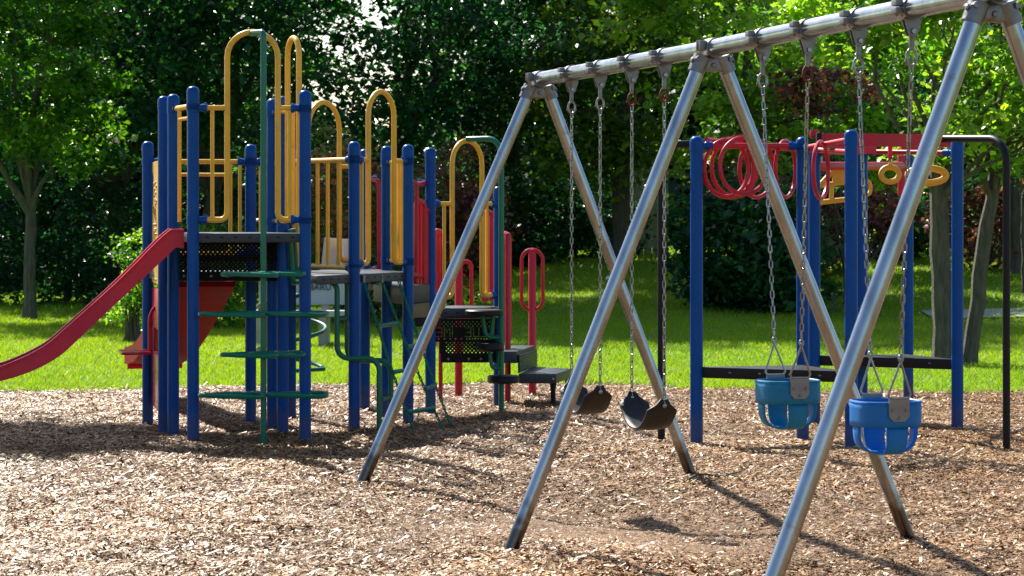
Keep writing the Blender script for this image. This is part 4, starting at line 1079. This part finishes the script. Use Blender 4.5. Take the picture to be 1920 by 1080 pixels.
red_post(952, 21.35, 436, .026); red_post(826, 21.2, 585, .018)
# transfer steps
zt1, zt2 = PZ(655, 21.3), PZ(697, 21.2)
mb = MB(); mb.prism([(PX(935, 21.0), 21.0), (PX(969, 21.0), 21.0), (PX(1003, 21.9), 21.9), (PX(945, 21.9), 21.9)], zt1 - .10, zt1, .008); ts = mb.build('transfer_step', SLATE, ps)
mb = MB(); a0 = Vector((PX(970, 21.02), 21.02, 0)); a1 = Vector((PX(1003, 21.92), 21.92, 0)); u = (a1 - a0).normalized()
for k in range(8): mb.box((a0 + a1) / 2 + Z * (zt2 + (zt1 - .03 - zt2) * (k + .5) / 8) + Vector((.012, 0, 0)), ((a1 - a0).length, .02, (zt1 - zt2) / 8 * .8), rot=math.atan2(u.y, u.x), bev=.006)
mb.build('step_riser', SLATE, ts)
mb = MB(); mb.prism([(PX(972, 20.95), 20.95), (PX(1043, 20.95), 20.95), (PX(1071, 21.6), 21.6), (PX(1003, 21.9), 21.9)], zt2 - .082, zt2, .010); t2 = mb.build('transfer_step', SLATE, ps)
for (px, d) in ((1037, 21.03), (1065, 21.6)):
    mb = MB(); mb.tube([(PX(px, d), d, -.1), (PX(px, d), d, zt2 - .15), (PX(px, d), d, zt2 - .06)], [.022, .022, .034], 10); mb.build('step_leg', BLK, t2)
mb = MB(); mb.bolt((PX(1037, 20.94), 20.945, zt2 - .045), (0, -1, 0), .013); mb.build('panel_bolt', STEEL, t2)
# pale windscreen panels at the back of the middle deck
for (q, sl) in ((((606, 446), (655, 446), (655, 508), (600, 508)), 0), (((641, 449), (664, 449), (664, 508), (639, 508)), 1)):
    if sl: q = ((660, 449), (682, 449), (682, 508), (658, 508))
    else: q = ((608, 445), (632, 447), (630, 508), (601, 508))
    mb = MB(); bb = bmesh.new(); dd = 20.15 + .1 * sl
    f0 = [bb.verts.new(P(x_, y_, dd)) for x_, y_ in q]; f1 = [bb.verts.new(P(x_, y_, dd) + Vector((0, .02, 0))) for x_, y_ in q]
    bb.faces.new(f0); bb.faces.new(f1[::-1])
    for i in range(4): bb.faces.new([f0[i], f1[i], f1[(i + 1) % 4], f0[(i + 1) % 4]])
    bmesh.ops.recalc_face_normals(bb, faces=bb.faces); bmesh.ops.bevel(bb, geom=bb.edges[:], offset=.004, segments=2, affect='EDGES')
    mb.bm(bb); mb.build('wind_panel', PALE, ps)
mb = MB(); mb.prism([(PX(633, 20.2), 20.2), (PX(657, 20.2), 20.2), (PX(655, 20.2), 20.22), (PX(634, 20.2), 20.22)], PZ(508, 20.2), PZ(448, 20.2), .002); mb.build('wind_panel', PALE, ps)

# ================================================================== OVERHEAD CLIMBER (right)
oc = empty('overhead_climber', (2.0, 18.4, 0), 'overhead ring climber and track ride on blue posts behind the bucket swings', 'climbing frame')
RP = dict(a=(1306, 17.6, 2.155), b=(1505, 17.95, 2.16), c=(1527, 19.15, 2.09), d=(1596, 17.1, 2.185), e=(1616, 19.3, 2.13), f=(1703, 22.0, 2.12), g=(1795, 18.64, 2.165))
RT = {k: post(px, d, h, oc, .045) for k, (px, d, h) in RP.items()}
# platforms
for pts, z in (([RT['a'], RT['d'], Vector((PX(1505, 17.8), 17.8, 0))], PZ(691, 17.4)), ([RT['c'], RT['g'], Vector((PX(1700, 19.3), 19.3, 0))], .525)):
    mb = MB(); mb.prism([(p.x, p.y) for p in pts], z - .078, z, .008); o = mb.build('platform', BLK, oc)
    hb = MB(); a_, b_ = pts[0], pts[1]; u = (b_ - a_); L = u.length; u = u / L; nn = Vector((u.y, -u.x, 0))
    s = .25
    while s < L - .1:
        hb.box(a_ + u * s + Z * (z - .035) + nn * .001, (.02, .004, .010), M=Matrix((u, nn, Z)).transposed(), bev=.002); s += .22
    hb.build('fascia_slot', GALVD, o)
# black end arches
mb = MB(); x0 = PX(1240, 17.83)
mb.tube(fillet([(x0, 17.83, -.1), (x0, 17.83, PZ(272, 17.8)), (PX(1360, 17.95), 17.95, PZ(266, 17.95))], .13, 8), .0265, 12); mb.build('end_arch', BLK, oc)
mb = MB(); x0 = PX(1887, 17.31)
mb.tube(fillet([(x0, 17.31, -.1), (x0, 17.31, PZ(260, 17.3)), (PX(1768, 17.9), 17.9, PZ(260, 17.9))], .17, 9), .0265, 12); mb.build('end_arch', BLK, oc)
# ring climber rails and rings
def rail(pts, r=.0205, mat=RED, ends=()):
    mb = MB(); mb.tube(pts, r, 11); o = mb.build('overhead_rail', mat, oc)
    for (pt, uu, z) in ends: clamp(o, pt, uu, z, .045, .12)
    return o
za = PZ(273, 17.6); zb2 = PZ(274, 17.95)
ua = (RT['b'] - RT['a']).normalized()
rail([RT['a'] + ua * .10 + Z * za, RT['b'] - ua * .10 + Z * zb2], ends=((RT['a'], ua, za), (RT['b'], -ua, zb2)))
ub = (RT['d'] - RT['b']).normalized(); zd = PZ(262, 17.1)
rail([RT['b'] + ub * .08 + Z * PZ(277, 17.95), RT['d'] - ub * .06 + Z * zd], .019, ends=((RT['b'], ub, PZ(277, 17.95)),))
cpts = [P(1325, 262, 17.75), P(1370, 268, 18.15), P(1420, 274, 18.35), P(1480, 279, 18.4), P(1545, 282, 18.1), P(1592, 285, 17.6)]
rail(fillet(cpts, .3, 4), .019)
rail([RT['c'] + Vector((.05, 0, 0)) + Z * PZ(287, 19.1), P(1592, 283, 19.0), RT['e'] + Z * PZ(285, 19.3)], .019, ends=((RT['c'], Vector((1, 0, 0)), PZ(287, 19.15)),))
ue = (RT['g'] - RT['e']).normalized(); ze = PZ(285, 19.3); zg = PZ(286, 18.64)
rail([RT['e'] + ue * .1 + Z * ze, RT['g'] - ue * .1 + Z * zg], .019, ends=((RT['e'], ue, ze), (RT['g'], -ue, zg)))
ringspec = [(1362, 316, 17.72, 88), (1374, 314, 17.85, 84), (1369, 317, 18.05, 103), (1395, 311, 17.62, 94), (1419, 317, 18.15, 72), (1473, 317, 18.0, 48), (1539, 319, 17.45, 40)]
for (px, py, d, w) in ringspec:
    hgt = 106; c = P(px, py, d); th = math.acos(min(.99, w / hgt)); rr = hgt / 2 * d / F
    u = Vector((math.cos(th), math.sin(th), 0)); mb = MB()
    mb.ring(c, u, Z, rr, rr, .0155, 44, 9); mb.build('ring', RED, oc)
# track beam: a curved flat red beam on brackets
def beam(pts, h, w, name='track_beam'):
    mb = MB(); vs = []; fs = []; n = len(pts)
    for i, p in enumerate(pts):
        t = (pts[min(i + 1, n - 1)] - pts[max(i - 1, 0)]); t.z = 0; t.normalize(); q = Vector((t.y, -t.x, 0)) * w / 2
        vs += [p + q + Z * h / 2, p + q - Z * h / 2, p - q - Z * h / 2, p - q + Z * h / 2]
    for i in range(n - 1):
        for k in range(4): l = (k + 1) % 4; fs.append([i * 4 + k, (i + 1) * 4 + k, (i + 1) * 4 + l, i * 4 + l])
    fs += [[0, 1, 2, 3], [(n - 1) * 4 + k for k in range(4)][::-1]]
    mb.add(vs, fs); return mb.build(name, RED, oc)
def qcurve(a_, m_, b_, n=14):
    a_, m_, b_ = Vector(a_), Vector(m_), Vector(b_)
    return [a_ * (1 - t) ** 2 + m_ * 2 * t * (1 - t) + b_ * t * t for t in [k / n for k in range(n + 1)]]
hb_ = 24 * 18 / F
beam(qcurve(P(1541, 262, 18.0), P(1660, 263, 17.7), P(1778, 264, 17.95)), hb_, .06)
beam(qcurve(P(1357, 266, 18.1), P(1385, 260, 17.95), P(1412, 258, 17.9)), 15 * 18 / F, .05)
beam([P(1556, 281, 18.8), P(1585, 282, 18.9), P(1640, 280, 19.0)], 17 * 18.9 / F, .05)
beam([P(1690, 279, 19.4), P(1727, 279, 19.4)], 18 * 19.4 / F, .05)
mb = MB(); mb.box(P(1535, 262, 18.0), (.035, .07, .10), bev=.006); mb.bolt(P(1545, 252, 17.96), (0, 0, 1), .012); mb.build('beam_bracket', BLK, oc)
mb = MB(); mb.lathe([(.030, -.03), (.036, 0), (.030, .03)], P(1527, 251, 18.1), 12); mb.build('end_stop', RED, oc)
# thick red cross pipe with plate on the far post
mb = MB(); a_, b_ = P(1514, 312, 19.35), P(1690, 311, 21.7)
mb.tube([a_ - (b_ - a_).normalized() * .02, a_, a_.lerp(b_, .5), b_], [.02, .036, .036, .036], 14); xp = mb.build('cross_pipe', RED, oc)
mb = MB(); mb.box(P(1690, 329, 21.85), (.060, .05, .35), bev=.008); mb.build('post_plate', RED, xp)
for py in (297, 357): clamp(xp, RT['f'], Vector((-1, -.2, 0)), PZ(py, 22.0), .045, .07)
# ---- hanging yellow handles (each swings on its own)
def grab_ring(c, rx, rz, label, htop, wid=.018):
    root = empty('grab_ring', c, label, 'hand ring', 'yellow hand rings hanging from the red track')
    mb = MB(); mb.ring(c, (1, .1, 0), Z, rx, rz, wid, 30, 9); mb.box(c + Z * (rz + .015), (.03, .024, .03), bev=.008); mb.build('ring', YPL, root)
    mb = MB(); chain(mb, Vector((c.x, c.y, htop)), c + Z * (rz + .02), .036, .02, .0036); mb.build('chain', STEEL, root)
    mb = MB(); mb.box(Vector((c.x, c.y, htop + .03)), (.03, .03, .10), bev=.006); mb.build('hanger', RED, root)
d = 18.2
grab_ring(P(1669, 327, 17.95), 17 * d / F, 13.5 * d / F, 'small round yellow hand ring on a chain', PZ(294, 17.95), .021)
grab_ring(P(1738, 329, 18.3), 37 * d / F, 14 * d / F, 'wide oval yellow hand ring behind the near swing leg', PZ(294, 18.3), .026)
c = P(1570, 350, 20.4); root = empty('trolley_handle', c, 'yellow triangular trapeze handle behind the last red ring', 'trapeze handle')
mb = MB(); q = lambda px, py: P(px, py, 20.4)
mb.tube(fillet([q(1540, 344), q(1562, 320), q(1590, 318)], .05, 5), .022, 9); mb.tube([q(1536, 348), q(1602, 339)], .020, 9)
mb.tube([q(1560, 346), q(1558, 378)], .020, 9); mb.tube([q(1530, 380), q(1606, 372)], .022, 9)
mb.box(q(1572, 330), (.10, .03, .10), bev=.01); mb.ring(q(1583, 330), (1, 0, 0), Z, .035, .055, .016, 20, 8)
mb.build('handle_frame', YPL, root)
mb = MB(); mb.tube([q(1570, 322), q(1570, 309)], .012, 8); mb.build('hanger', YPL, root)
mb = MB(); mb.tube([q(1606, 339), q(1622, 345)], .014, 8); mb.ring(q(1627, 352), (1, .6, 0), Z, .03, .055, .016, 20, 8); mb.build('side_grip', YPL, root)

# twig on the chips
q0 = P(1290, 899, 15.1); q1 = P(1395, 888, 15.5); mb = MB(); pts = []
for k in range(7):
    p = q0.lerp(q1, k / 6); p.z = float(mulch_h(p.x, p.y)) + .022 + .012 * math.sin(k * 1.3); p.y += .03 * math.sin(k * 1.9); pts.append(p)
mb.tube(pts, [.008, .008, .0075, .007, .006, .005, .003], 6)
tag(mb.build('twig', BARKG, loc=pts[0]), 'thin bare twig lying on the wood chips below the swings', 'twig')

# ================================================================== CAMERA, LIGHT
cam = bpy.data.cameras.new('camera'); co = bpy.data.objects.new('camera', cam); COL.objects.link(co); SC.camera = co
co.location = (0, 0, HC); co.rotation_euler = (R(90), 0, 0)
cam.sensor_width = 36; cam.lens = F / 1920 * 36; cam.shift_y = -(540 - HY) / 1920
cam.clip_end = 3000; cam.clip_start = .1
cam.dof.use_dof = True; cam.dof.focus_distance = 14.5; cam.dof.aperture_fstop = 9.5
TO_SUN = Vector((-.52, .95, 1.0)).normalized()
el = math.asin(TO_SUN.z); az = math.atan2(TO_SUN.x, TO_SUN.y)
sun = bpy.data.lights.new('sun', 'SUN'); sun.energy = 5.0; sun.angle = R(.53); sun.color = (1, .94, .84)
so = bpy.data.objects.new('sun', sun); COL.objects.link(so); so.location = (0, 0, 30)
so.rotation_euler = TO_SUN.to_track_quat('Z', 'Y').to_euler()
w = bpy.data.worlds.new('World'); SC.world = w; w.use_nodes = True
nt = w.node_tree; sky = nt.nodes.new('ShaderNodeTexSky'); sky.sky_type = 'NISHITA'; sky.sun_disc = False
sky.sun_elevation = el; sky.sun_rotation = az; sky.air_density = 1.0; sky.dust_density = 1.2
bg = nt.nodes['Background']; nt.links.new(sky.outputs[0], bg.inputs['Color']); bg.inputs['Strength'].default_value = .078
SC.view_settings.view_transform = 'Standard'; SC.view_settings.look = 'None'; SC.view_settings.exposure = 1.20; SC.view_settings.gamma = 1
SC.cycles.max_bounces = 7; SC.cycles.diffuse_bounces = 3; SC.cycles.glossy_bounces = 3; SC.cycles.transmission_bounces = 4
SC.cycles.caustics_reflective = False; SC.cycles.caustics_refractive = False
SC.cycles.sample_clamp_indirect = 6
